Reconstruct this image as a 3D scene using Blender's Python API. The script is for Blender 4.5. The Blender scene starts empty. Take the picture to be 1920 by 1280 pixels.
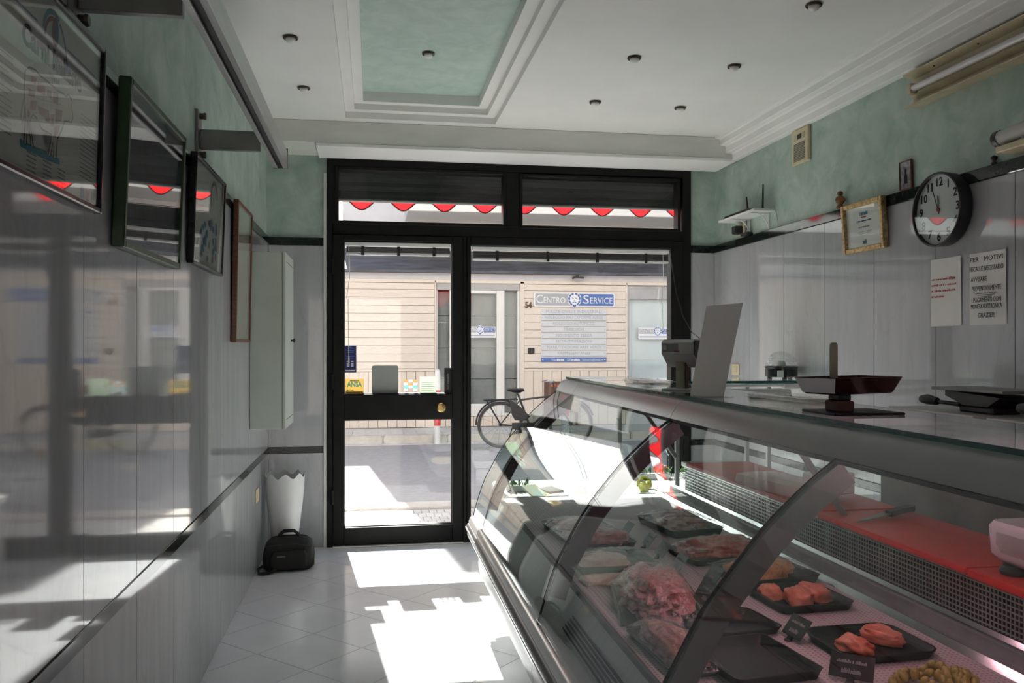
import bpy, bmesh, math, random
from mathutils import Matrix, Vector, noise

random.seed(7)
SC = bpy.context.scene
COL = SC.collection

# ------------------------------------------------------------------ camera
cd = bpy.data.cameras.new('camera')
cam = bpy.data.objects.new('camera', cd)
COL.objects.link(cam)
cd.sensor_width = 36.0
cd.lens = 1585.0 / 1920.0 * 36.0
cd.shift_y = 8.0 / 1920.0
cd.clip_start = 0.02
cam.location = (0, 0, 1.4)
cam.rotation_euler = (math.pi / 2, 0, -math.radians(9.4213))
SC.camera = cam

# ------------------------------------------------------------------ sky, sun, exposure
SUN_DIR = Vector((0.13, -1.232, -1.0)).normalized()
w = bpy.data.worlds.new('sky')
SC.world = w
w.use_nodes = True
nt = w.node_tree
bg = nt.nodes['Background']
sky = nt.nodes.new('ShaderNodeTexSky')
sky.sky_type = 'NISHITA'
sky.sun_disc = False
sky.sun_elevation = math.radians(38.9)
sky.sun_rotation = math.atan2(-0.13, 1.232)
sky.air_density = 1.0
sky.dust_density = 2.5
sky.ozone_density = 1.0
nt.links.new(sky.outputs[0], bg.inputs[0])
bg.inputs[1].default_value = 0.30
sl = bpy.data.lights.new('sun', 'SUN')
sl.energy = 26.0
sl.angle = 0.0095
sl.color = (1.0, 0.955, 0.89)
so = bpy.data.objects.new('sun', sl)
COL.objects.link(so)
so.rotation_euler = SUN_DIR.to_track_quat('-Z', 'Y').to_euler()
so.location = (-1, 12, 12)

vs = SC.view_settings
vs.view_transform = 'Standard'
vs.look = 'None'
vs.gamma = 1.0
vs.use_curve_mapping = False
vs.exposure = -0.18

# ------------------------------------------------------------------ materials
def new_mat(name):
    m = bpy.data.materials.new(name)
    m.use_nodes = True
    return m, m.node_tree, m.node_tree.nodes['Principled BSDF']

def mat(name, c1, c2=None, scale=5.0, stretch=(1, 1, 1), detail=4.0, lo=0.35, hi=0.65,
        rough=0.5, metal=0.0, bump=0.0, bscale=None, coat=0.0, spec=0.5, rvar=0.0,
        emit=None, estr=0.0, trans=0.0, sss=0.0, dist=0.0):
    m, t, p = new_mat(name)
    N, L = t.nodes, t.links
    p.inputs['Base Color'].default_value = (*c1, 1)
    p.inputs['Roughness'].default_value = rough
    p.inputs['Metallic'].default_value = metal
    p.inputs['Specular IOR Level'].default_value = spec
    p.inputs['Coat Weight'].default_value = coat
    p.inputs['Coat Roughness'].default_value = 0.04
    p.inputs['Transmission Weight'].default_value = trans
    if sss:
        p.inputs['Subsurface Weight'].default_value = sss
        p.inputs['Subsurface Radius'].default_value = (0.01, 0.004, 0.003)
    if emit:
        p.inputs['Emission Color'].default_value = (*emit, 1)
        p.inputs['Emission Strength'].default_value = estr
    if c2 is not None or bump or rvar:
        g = N.new('ShaderNodeNewGeometry')
        mp = N.new('ShaderNodeMapping')
        mp.inputs['Scale'].default_value = stretch
        L.new(g.outputs['Position'], mp.inputs['Vector'])
        nz = N.new('ShaderNodeTexNoise')
        nz.inputs['Scale'].default_value = scale
        nz.inputs['Detail'].default_value = detail
        nz.inputs['Roughness'].default_value = 0.6
        nz.inputs['Distortion'].default_value = dist
        L.new(mp.outputs[0], nz.inputs['Vector'])
        if c2 is not None:
            r = N.new('ShaderNodeValToRGB')
            r.color_ramp.elements[0].position = lo
            r.color_ramp.elements[1].position = hi
            r.color_ramp.elements[0].color = (*c1, 1)
            r.color_ramp.elements[1].color = (*c2, 1)
            L.new(nz.outputs['Fac'], r.inputs[0])
            L.new(r.outputs[0], p.inputs['Base Color'])
        if rvar:
            mr = N.new('ShaderNodeMapRange')
            mr.inputs['To Min'].default_value = max(0.0, rough - rvar)
            mr.inputs['To Max'].default_value = rough + rvar
            L.new(nz.outputs['Fac'], mr.inputs['Value'])
            L.new(mr.outputs[0], p.inputs['Roughness'])
        if bump:
            b = N.new('ShaderNodeBump')
            b.inputs['Strength'].default_value = bump
            b.inputs['Distance'].default_value = 0.01
            src = nz
            if bscale:
                src = N.new('ShaderNodeTexNoise')
                src.inputs['Scale'].default_value = bscale
                src.inputs['Detail'].default_value = 4
                L.new(mp.outputs[0], src.inputs['Vector'])
            L.new(src.outputs['Fac'], b.inputs['Height'])
            L.new(b.outputs[0], p.inputs['Normal'])
    return m

def glass(name, tint=(1, 1, 1), base=0.045, rough=0.0, bump=0.0, bscale=30, refl=(1, 1, 1)):
    """thin clear sheet: straight-through transmission plus Schlick reflection"""
    m = bpy.data.materials.new(name)
    m.use_nodes = True
    t = m.node_tree
    N, L = t.nodes, t.links
    N.remove(N['Principled BSDF'])
    out = N['Material Output']
    g = N.new('ShaderNodeNewGeometry')
    d = N.new('ShaderNodeVectorMath'); d.operation = 'DOT_PRODUCT'
    L.new(g.outputs['Incoming'], d.inputs[0])
    L.new(g.outputs['Normal'], d.inputs[1])
    a = N.new('ShaderNodeMath'); a.operation = 'ABSOLUTE'
    L.new(d.outputs['Value'], a.inputs[0])
    s = N.new('ShaderNodeMath'); s.operation = 'SUBTRACT'; s.inputs[0].default_value = 1.0
    L.new(a.outputs[0], s.inputs[1])
    pw = N.new('ShaderNodeMath'); pw.operation = 'POWER'; pw.inputs[1].default_value = 5.0
    L.new(s.outputs[0], pw.inputs[0])
    ma = N.new('ShaderNodeMath'); ma.operation = 'MULTIPLY_ADD'
    ma.inputs[1].default_value = 1.0 - base; ma.inputs[2].default_value = base
    L.new(pw.outputs[0], ma.inputs[0])
    tr = N.new('ShaderNodeBsdfTransparent'); tr.inputs[0].default_value = (*tint, 1)
    gl = N.new('ShaderNodeBsdfGlossy'); gl.inputs['Roughness'].default_value = rough
    gl.inputs['Color'].default_value = (*refl, 1)
    if bump:
        nz = N.new('ShaderNodeTexNoise'); nz.inputs['Scale'].default_value = bscale
        nz.inputs['Detail'].default_value = 3
        L.new(g.outputs['Position'], nz.inputs['Vector'])
        b = N.new('ShaderNodeBump'); b.inputs['Strength'].default_value = bump
        b.inputs['Distance'].default_value = 0.01
        L.new(nz.outputs['Fac'], b.inputs['Height'])
        L.new(b.outputs[0], gl.inputs['Normal'])
    mx = N.new('ShaderNodeMixShader')
    L.new(ma.outputs[0], mx.inputs[0])
    L.new(tr.outputs[0], mx.inputs[1])
    L.new(gl.outputs[0], mx.inputs[2])
    L.new(mx.outputs[0], out.inputs[0])
    return m

def cloth(name, col, through):
    m = bpy.data.materials.new(name)
    m.use_nodes = True
    t = m.node_tree
    N, L = t.nodes, t.links
    N.remove(N['Principled BSDF'])
    d = N.new('ShaderNodeBsdfDiffuse'); d.inputs[0].default_value = (*col, 1)
    tl = N.new('ShaderNodeBsdfTranslucent'); tl.inputs[0].default_value = (*col, 1)
    mx = N.new('ShaderNodeMixShader'); mx.inputs[0].default_value = through
    L.new(d.outputs[0], mx.inputs[1]); L.new(tl.outputs[0], mx.inputs[2])
    L.new(mx.outputs[0], N['Material Output'].inputs[0])
    return m

def marble(name, base, dark, rough):
    """polished white-grey marble: soft vertical streaks plus thin veins"""
    m, t, p = new_mat(name)
    N, L = t.nodes, t.links
    g = N.new('ShaderNodeNewGeometry')
    oi = N.new('ShaderNodeObjectInfo')
    ad = N.new('ShaderNodeVectorMath'); ad.operation = 'ADD'
    sc = N.new('ShaderNodeVectorMath'); sc.operation = 'SCALE'
    cx = N.new('ShaderNodeCombineXYZ')
    for i in range(3):
        L.new(oi.outputs['Random'], cx.inputs[i])
    L.new(cx.outputs[0], sc.inputs[0]); sc.inputs['Scale'].default_value = 17.0
    L.new(g.outputs['Position'], ad.inputs[0]); L.new(sc.outputs[0], ad.inputs[1])
    mp = N.new('ShaderNodeMapping'); mp.inputs['Scale'].default_value = (5.0, 5.0, 0.55)
    L.new(ad.outputs[0], mp.inputs['Vector'])
    nz = N.new('ShaderNodeTexNoise'); nz.inputs['Scale'].default_value = 3.2
    nz.inputs['Detail'].default_value = 7; nz.inputs['Distortion'].default_value = 0.35
    L.new(mp.outputs[0], nz.inputs['Vector'])
    r = N.new('ShaderNodeValToRGB')
    e = r.color_ramp.elements
    e[0].position = 0.30; e[0].color = (*dark, 1)
    e[1].position = 0.62; e[1].color = (*base, 1)
    L.new(nz.outputs['Fac'], r.inputs[0])
    # veins
    mp2 = N.new('ShaderNodeMapping'); mp2.inputs['Scale'].default_value = (2.2, 2.2, 0.9)
    L.new(ad.outputs[0], mp2.inputs['Vector'])
    v = N.new('ShaderNodeTexNoise'); v.inputs['Scale'].default_value = 1.6
    v.inputs['Detail'].default_value = 8; v.inputs['Distortion'].default_value = 1.1
    L.new(mp2.outputs[0], v.inputs['Vector'])
    r2 = N.new('ShaderNodeValToRGB')
    e = r2.color_ramp.elements
    e[0].position = 0.485; e[0].color = (0, 0, 0, 1)
    e[1].position = 0.5; e[1].color = (1, 1, 1, 1)
    k = r2.color_ramp.elements.new(0.515); k.color = (0, 0, 0, 1)
    L.new(v.outputs['Fac'], r2.inputs[0])
    ml = N.new('ShaderNodeMath'); ml.operation = 'MULTIPLY'; ml.inputs[1].default_value = 0.28
    L.new(r2.outputs[0], ml.inputs[0])
    mx = N.new('ShaderNodeMixRGB'); mx.inputs[2].default_value = (0.34, 0.33, 0.29, 1)
    L.new(ml.outputs[0], mx.inputs[0]); L.new(r.outputs[0], mx.inputs[1])
    L.new(mx.outputs[0], p.inputs['Base Color'])
    mr = N.new('ShaderNodeMapRange')
    mr.inputs['To Min'].default_value = rough * 0.6; mr.inputs['To Max'].default_value = rough * 1.5
    L.new(nz.outputs['Fac'], mr.inputs['Value'])
    p.inputs['Roughness'].default_value = rough
    return m

def dotted(name, base, dot, pitch, radius, rough=0.45):
    """sheet with a square pattern of small punched holes"""
    m, t, p = new_mat(name)
    N, L = t.nodes, t.links
    g = N.new('ShaderNodeNewGeometry')
    v = N.new('ShaderNodeTexVoronoi')
    v.inputs['Scale'].default_value = 1.0 / pitch
    v.inputs['Randomness'].default_value = 0.0
    mp = N.new('ShaderNodeMapping'); mp.inputs['Scale'].default_value = (1, 1, 0)
    L.new(g.outputs['Position'], mp.inputs[0]); L.new(mp.outputs[0], v.inputs['Vector'])
    c = N.new('ShaderNodeMath'); c.operation = 'LESS_THAN'; c.inputs[1].default_value = radius / pitch
    L.new(v.outputs['Distance'], c.inputs[0])
    mx = N.new('ShaderNodeMixRGB'); mx.inputs[1].default_value = (*base, 1); mx.inputs[2].default_value = (*dot, 1)
    L.new(c.outputs[0], mx.inputs[0]); L.new(mx.outputs[0], p.inputs['Base Color'])
    p.inputs['Roughness'].default_value = rough
    return m

K = {}
K['green'] = mat('green_plaster', (0.30, 0.42, 0.36), (0.50, 0.59, 0.54), scale=6, detail=9, lo=0.3, hi=0.68, rough=0.62, bump=0.25, bscale=45, dist=0.6)
K['greenpanel'] = mat('green_sponge_paint', (0.44, 0.585, 0.525), (0.58, 0.70, 0.645), scale=9, detail=8, lo=0.3, hi=0.7, rough=0.6, bump=0.2, bscale=50, dist=0.8)
K['ceil'] = mat('white_plaster', (0.84, 0.835, 0.825), (0.88, 0.875, 0.865), scale=2.5, rough=0.7)
K['ceilgrey'] = mat('grey_plaster', (0.70, 0.70, 0.66), (0.80, 0.80, 0.76), scale=3, stretch=(0.6, 1, 2), rough=0.6)  # plaster a little darker and greyer than the ceiling white
K['marble'] = marble('wall_marble', (0.455, 0.465, 0.485), (0.405, 0.413, 0.432), 0.05)
K['blackmarble'] = mat('black_green_marble', (0.010, 0.016, 0.013), (0.075, 0.085, 0.08), scale=38, detail=6, lo=0.56, hi=0.78, rough=0.08)
K['tile'] = mat('floor_tile', (0.79, 0.82, 0.86), (0.84, 0.865, 0.90), scale=4, detail=6, rough=0.13, rvar=0.05)
K['grout'] = mat('grout', (0.22, 0.22, 0.22), (0.30, 0.30, 0.30), scale=30, rough=0.9)
K['frame'] = mat('dark_bronze_aluminium', (0.010, 0.010, 0.010), (0.014, 0.014, 0.0135), scale=8, rough=0.45, spec=0.13)
K['gasket'] = mat('black_gasket', (0.008, 0.008, 0.008), rough=0.6)
K['pane'] = glass('window_glass', (0.97, 0.985, 0.98), 0.03)
K['caseglass'] = glass('case_glass', (0.91, 0.95, 0.94), 0.018)
K['edgeglass'] = glass('green_edge_glass', (0.80, 0.90, 0.87), 0.06)
K['glassrim'] = mat('ground_glass_edge', (0.02, 0.09, 0.08), (0.03, 0.12, 0.105), scale=40, rough=0.15)
K['film'] = glass('cling_film', (0.97, 0.97, 0.98), 0.06, 0.12, 1.0, 42)
K['clear'] = glass('clear_plastic', (0.93, 0.93, 0.92), 0.10, 0.06, 0.5, 60)
K['alu'] = mat('brushed_aluminium', (0.50, 0.50, 0.50), (0.58, 0.58, 0.58), scale=3, stretch=(40, 1, 40), rough=0.32, metal=0.85)
K['aludark'] = mat('worn_grey_metal', (0.20, 0.20, 0.19), (0.27, 0.27, 0.26), scale=6, rough=0.4, metal=0.5)
K['chrome'] = mat('bright_metal', (0.72, 0.73, 0.74), (0.80, 0.81, 0.82), scale=5, rough=0.14, metal=1.0)
K['railgrey'] = mat('grey_rail_plastic', (0.37, 0.375, 0.375), (0.41, 0.415, 0.415), scale=4, rough=0.30)
K['steel'] = mat('stainless_steel', (0.55, 0.55, 0.56), (0.62, 0.62, 0.63), scale=4, stretch=(1, 12, 1), rough=0.28, metal=0.9)
K['black'] = mat('black_plastic', (0.012, 0.012, 0.013), (0.018, 0.018, 0.02), scale=20, rough=0.45)
K['blackgloss'] = mat('black_gloss', (0.010, 0.010, 0.011), (0.016, 0.016, 0.018), scale=20, rough=0.2)
K['rubber'] = mat('black_rubber', (0.02, 0.02, 0.021), (0.028, 0.028, 0.029), scale=20, rough=0.35)
K['white'] = mat('white_enamel', (0.74, 0.74, 0.73), (0.78, 0.78, 0.77), scale=5, rough=0.35)
K['whiteplastic'] = mat('white_plastic', (0.70, 0.71, 0.70), (0.75, 0.76, 0.75), scale=5, rough=0.4)
K['cabinet'] = mat('pale_green_lacquer', (0.52, 0.58, 0.52), (0.57, 0.63, 0.57), scale=4, rough=0.42)
K['cream'] = mat('yellowed_plastic', (0.62, 0.53, 0.34), (0.68, 0.59, 0.40), scale=12, rough=0.45)
K['creamold'] = mat('yellowed_enamel', (0.48, 0.41, 0.27), (0.58, 0.51, 0.35), scale=9, rough=0.4)
K['tubeglass'] = mat('unlit_fluorescent_tube', (0.66, 0.64, 0.64), (0.70, 0.68, 0.68), scale=5, rough=0.25)
K['paper'] = mat('white_paper', (0.78, 0.77, 0.75), (0.82, 0.81, 0.79), scale=6, rough=0.8)
K['poster'] = mat('poster_paper', (0.56, 0.58, 0.52), (0.62, 0.64, 0.58), scale=4, rough=0.7)
K['picglass'] = glass('picture_glass', (0.97, 0.98, 0.975), 0.035)
K['ink'] = mat('black_ink', (0.02, 0.02, 0.022), rough=0.8)
K['inkgrey'] = mat('grey_ink', (0.22, 0.22, 0.22), rough=0.8)
K['inkred'] = mat('red_ink', (0.42, 0.08, 0.07), rough=0.8)
K['inkmaroon'] = mat('maroon_ink', (0.24, 0.06, 0.07), rough=0.8)
K['inkblue'] = mat('blue_ink', (0.05, 0.12, 0.28), rough=0.8)
K['inkcyan'] = mat('teal_ink', (0.07, 0.24, 0.30), rough=0.8)
K['brass'] = mat('old_brass', (0.42, 0.29, 0.11), (0.55, 0.40, 0.18), scale=40, rough=0.3, metal=1.0)
K['gold'] = mat('gilded_moulding', (0.30, 0.20, 0.08), (0.60, 0.46, 0.24), scale=70, detail=3, rough=0.35, metal=0.8)
K['greenwood'] = mat('green_frame_wood', (0.018, 0.05, 0.018), (0.03, 0.075, 0.028), scale=20, rough=0.4)
K['brownwood'] = mat('red_brown_frame_wood', (0.10, 0.03, 0.015), (0.18, 0.06, 0.03), scale=20, stretch=(1, 1, 6), rough=0.4)
K['mirror'] = mat('dark_mirror_glass', (0.10, 0.11, 0.12), (0.15, 0.16, 0.17), scale=5, stretch=(1, 6, 0.7), rough=0.05, metal=0.75)
K['darkreflect'] = mat('dark_reflection_print', (0.03, 0.037, 0.048), (0.065, 0.075, 0.09), scale=10, stretch=(1, 4, 0.6), rough=0.55)  # bluish upright streaks paint the reflection in the green-framed glass
K['redcloth'] = cloth('red_awning_cloth', (0.80, 0.015, 0.02), 0.62)
K['redbind'] = mat('dark_red_binding', (0.10, 0.008, 0.01), rough=0.8)
K['shutter'] = mat('dark_shutter_slats', (0.012, 0.012, 0.012), (0.018, 0.018, 0.017), scale=12, rough=0.5, spec=0.2)
K['asphalt'] = mat('asphalt', (0.31, 0.30, 0.31), (0.36, 0.35, 0.36), scale=14, detail=8, rough=0.9, bump=0.2, bscale=120)
K['pavebed'] = mat('paving_bed', (0.34, 0.32, 0.31), (0.42, 0.40, 0.38), scale=30, rough=0.9)
K['paver'] = mat('stone_paver', (0.56, 0.54, 0.52), (0.66, 0.64, 0.61), scale=13, detail=6, rough=0.85, bump=0.2, bscale=60)
K['kerb'] = mat('kerb_stone', (0.48, 0.44, 0.40), (0.60, 0.56, 0.51), scale=7, detail=8, rough=0.85, bump=0.3, bscale=40)
K['yellowkerb'] = mat('faded_yellow_paint', (0.46, 0.42, 0.20), (0.58, 0.53, 0.33), scale=9, detail=8, rough=0.85)
K['cladding'] = mat('pale_timber_cladding', (0.68, 0.57, 0.49), (0.82, 0.73, 0.655), scale=5, stretch=(1.0, 1.0, 14), detail=8, lo=0.25, hi=0.7, rough=0.7, bump=0.15, dist=1.4)
K['claddingv'] = mat('pale_timber_boards', (0.66, 0.55, 0.46), (0.80, 0.70, 0.62), scale=5, stretch=(14, 1.0, 1.0), detail=8, lo=0.25, hi=0.7, rough=0.7, bump=0.15, dist=1.4)
K['gap'] = mat('shadow_gap_timber', (0.24, 0.17, 0.12), (0.30, 0.22, 0.15), scale=10, rough=0.9)
K['render'] = mat('lilac_render', (0.66, 0.63, 0.66), (0.72, 0.69, 0.71), scale=4, rough=0.85)
K['rendershade'] = mat('shaded_render', (0.62, 0.57, 0.55), (0.68, 0.63, 0.60), scale=4, rough=0.85)  # beige copy of the render, with the balcony's shade in its colour
K['slate'] = mat('dark_bitumen_roof', (0.045, 0.048, 0.06), (0.11, 0.115, 0.14), scale=5, stretch=(0.5, 2, 2), detail=9, rough=0.55, bump=0.2, bscale=25)
K['doorwhite'] = mat('white_aluminium', (0.74, 0.72, 0.69), (0.79, 0.77, 0.74), scale=4, rough=0.45)
K['greypanel'] = mat('grey_blind_panel', (0.22, 0.22, 0.225), (0.27, 0.27, 0.275), scale=3, stretch=(1, 1, 0.4), rough=0.5)
K['bluepanel'] = mat('frosted_blue_grey', (0.50, 0.55, 0.60), (0.60, 0.64, 0.67), scale=1.2, rough=0.4)
K['shutbox'] = mat('grey_shutter_box', (0.40, 0.38, 0.38), (0.46, 0.44, 0.44), scale=5, rough=0.5)
K['signgrey'] = mat('sign_grey', (0.40, 0.40, 0.42), rough=0.5)
K['signblue'] = mat('sign_blue', (0.085, 0.16, 0.42), rough=0.5)
K['signwhite'] = mat('sign_white', (0.80, 0.80, 0.82), rough=0.5)
K['signpale'] = mat('sign_pale_grey', (0.62, 0.63, 0.66), (0.66, 0.67, 0.70), scale=5, rough=0.5)
K['signtext'] = mat('sign_slate_letters', (0.36, 0.38, 0.46), rough=0.6)
K['navy'] = mat('navy_sticker', (0.008, 0.012, 0.10), (0.012, 0.018, 0.14), scale=30, rough=0.4)
K['stickeryellow'] = cloth('yellow_sticker_film', (0.62, 0.50, 0.24), 0.6)
K['stickercyan'] = cloth('cyan_sticker_film', (0.35, 0.78, 0.76), 0.5)
K['stickergreen'] = cloth('pale_green_sticker_film', (0.62, 0.70, 0.60), 0.6)
K['stickerwhite'] = cloth('white_sticker_film', (0.85, 0.88, 0.90), 0.55)
K['stickergrey'] = mat('grey_sign_back', (0.30, 0.315, 0.30), (0.33, 0.345, 0.33), scale=6, rough=0.5)
K['bollardred'] = mat('bollard_red', (0.60, 0.03, 0.04), (0.68, 0.05, 0.06), scale=10, rough=0.5)
K['bike'] = mat('black_bike_enamel', (0.015, 0.015, 0.017), (0.03, 0.03, 0.032), scale=20, rough=0.35)
K['tyre'] = mat('tyre_rubber', (0.035, 0.034, 0.034), (0.06, 0.058, 0.057), scale=25, rough=0.8)
K['brownboard'] = mat('dark_brown_board', (0.10, 0.04, 0.03), (0.15, 0.07, 0.05), scale=8, rough=0.6)
K['orange'] = mat('orange_letters', (0.55, 0.16, 0.05), rough=0.6)
K['deck'] = dotted('perforated_white_deck', (0.62, 0.52, 0.53), (0.26, 0.20, 0.21), 0.014, 0.0028)
K['decksteel'] = mat('inner_liner', (0.42, 0.42, 0.43), (0.48, 0.48, 0.49), scale=4, stretch=(1, 8, 1), rough=0.35, metal=0.4)
K['redboard'] = mat('red_polythene_board', (0.50, 0.018, 0.02), (0.58, 0.03, 0.03), scale=12, rough=0.38)
K['trayblack'] = mat('black_tray', (0.012, 0.0125, 0.013), (0.018, 0.0185, 0.019), scale=15, rough=0.42, spec=0.3)
def meat(n, a, b, s=14, st=(1, 1, 1), lo=0.38, hi=0.62, r=0.28):
    return mat(n, a, b, scale=s, stretch=st, detail=6, lo=lo, hi=hi, rough=r, bump=0.35, bscale=s * 2.5, sss=0.12, dist=1.8)
K['meatpink'] = meat('pink_mince', (0.58, 0.12, 0.14), (0.82, 0.46, 0.44), 46)
K['meatred'] = meat('red_beef', (0.42, 0.05, 0.05), (0.70, 0.30, 0.24), 16)
K['meatbrown'] = meat('brown_red_roast', (0.24, 0.05, 0.03), (0.48, 0.20, 0.14), 14)
K['meatorange'] = meat('seasoned_meat', (0.55, 0.17, 0.05), (0.78, 0.45, 0.20), 20)
K['meatfat'] = meat('pale_pork', (0.66, 0.32, 0.25), (0.82, 0.60, 0.50), 12)
K['chicken'] = meat('chicken_fillet', (0.66, 0.15, 0.09), (0.78, 0.28, 0.19), 7)
K['grape'] = mat('yellow_grape', (0.34, 0.26, 0.07), (0.46, 0.38, 0.14), scale=40, rough=0.3, sss=0.2)
K['yellowflower'] = mat('yellow_petals', (0.62, 0.60, 0.10), (0.72, 0.70, 0.22), scale=40, rough=0.6)
K['leaf'] = mat('plastic_leaves', (0.05, 0.15, 0.03), (0.13, 0.28, 0.07), scale=30, rough=0.5)
K['amber'] = mat('amber_jar', (0.22, 0.08, 0.02), (0.34, 0.14, 0.05), scale=15, rough=0.15)
K['jam'] = mat('dark_preserve_jar', (0.035, 0.012, 0.012), (0.07, 0.02, 0.02), scale=15, rough=0.12)
K['yellowlabel'] = mat('yellow_label', (0.60, 0.48, 0.10), (0.68, 0.56, 0.18), scale=20, rough=0.5)
K['booklet'] = mat('booklet_cover', (0.62, 0.52, 0.30), (0.36, 0.52, 0.52), scale=28, rough=0.5)
K['card'] = mat('blue_grey_price_card', (0.17, 0.22, 0.235), (0.21, 0.265, 0.28), scale=8, rough=0.5)
K['carddark'] = mat('black_price_card', (0.022, 0.024, 0.022), (0.035, 0.036, 0.033), scale=8, rough=0.4)
K['chalk'] = mat('chalk_writing', (0.30, 0.30, 0.31), rough=0.9)
K['pinklamp'] = mat('pink_fluorescent_tube', (0.9, 0.7, 0.75), rough=0.4, emit=(1.0, 0.50, 0.58), estr=16.0)
K['clearbox'] = mat('milky_plastic', (0.60, 0.58, 0.60), (0.66, 0.64, 0.66), scale=6, rough=0.3, trans=0.15)
K['packpink'] = mat('pink_white_packet', (0.66, 0.44, 0.44), (0.76, 0.62, 0.62), scale=8, rough=0.45)
K['posdark'] = mat('dark_display_glass', (0.006, 0.006, 0.007), rough=0.12)
K['posgrey'] = mat('grey_scale_casing', (0.50, 0.50, 0.48), (0.55, 0.55, 0.53), scale=8, rough=0.45)
K['posscreen'] = mat('grey_lcd_window', (0.22, 0.20, 0.21), (0.28, 0.26, 0.27), scale=8, rough=0.25)
K['scalepan'] = mat('brown_red_scale_pan', (0.035, 0.008, 0.006), (0.06, 0.014, 0.01), scale=8, rough=0.18, metal=0.2)
K['beige'] = mat('beige_plastic_post', (0.36, 0.34, 0.25), (0.42, 0.40, 0.30), scale=8, rough=0.5)
K['teak'] = mat('carved_brown_wood', (0.16, 0.06, 0.015), (0.30, 0.14, 0.05), scale=30, rough=0.45)
K['bagcloth'] = mat('black_nylon', (0.008, 0.008, 0.008), (0.015, 0.015, 0.015), scale=40, rough=0.75, bump=0.1, bscale=200)
K['olive'] = mat('olive_trim', (0.09, 0.08, 0.02), rough=0.6)
K['dim'] = mat('dark_interior_paint', (0.30, 0.31, 0.30), (0.36, 0.37, 0.36), scale=3, rough=0.7)
K['clockface'] = mat('clock_face_white', (0.66, 0.68, 0.68), rough=0.5)
K['photo'] = mat('small_photo_print', (0.40, 0.42, 0.45), (0.20, 0.14, 0.16), scale=45, rough=0.5)
K['facadeout'] = mat('outer_wall_render', (0.40, 0.385, 0.36), (0.45, 0.43, 0.405), scale=3, rough=0.85)
K['fillwall'] = mat('fill_wall_tone', (0.36, 0.335, 0.31), (0.42, 0.395, 0.37), scale=6, rough=0.9)  # wall of the added yard, sunlit to throw fill light indoors
K['armgrey'] = mat('dark_grey_bracket', (0.07, 0.068, 0.07), (0.09, 0.088, 0.09), scale=6, rough=0.45)
K['bulb'] = mat('frosted_bulb', (0.85, 0.84, 0.80), rough=0.5)
K['rustring'] = mat('brown_lamp_ring', (0.035, 0.022, 0.012), (0.09, 0.06, 0.03), scale=40, rough=0.4)

# ------------------------------------------------------------------ mesh helpers
WP = {}

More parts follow.
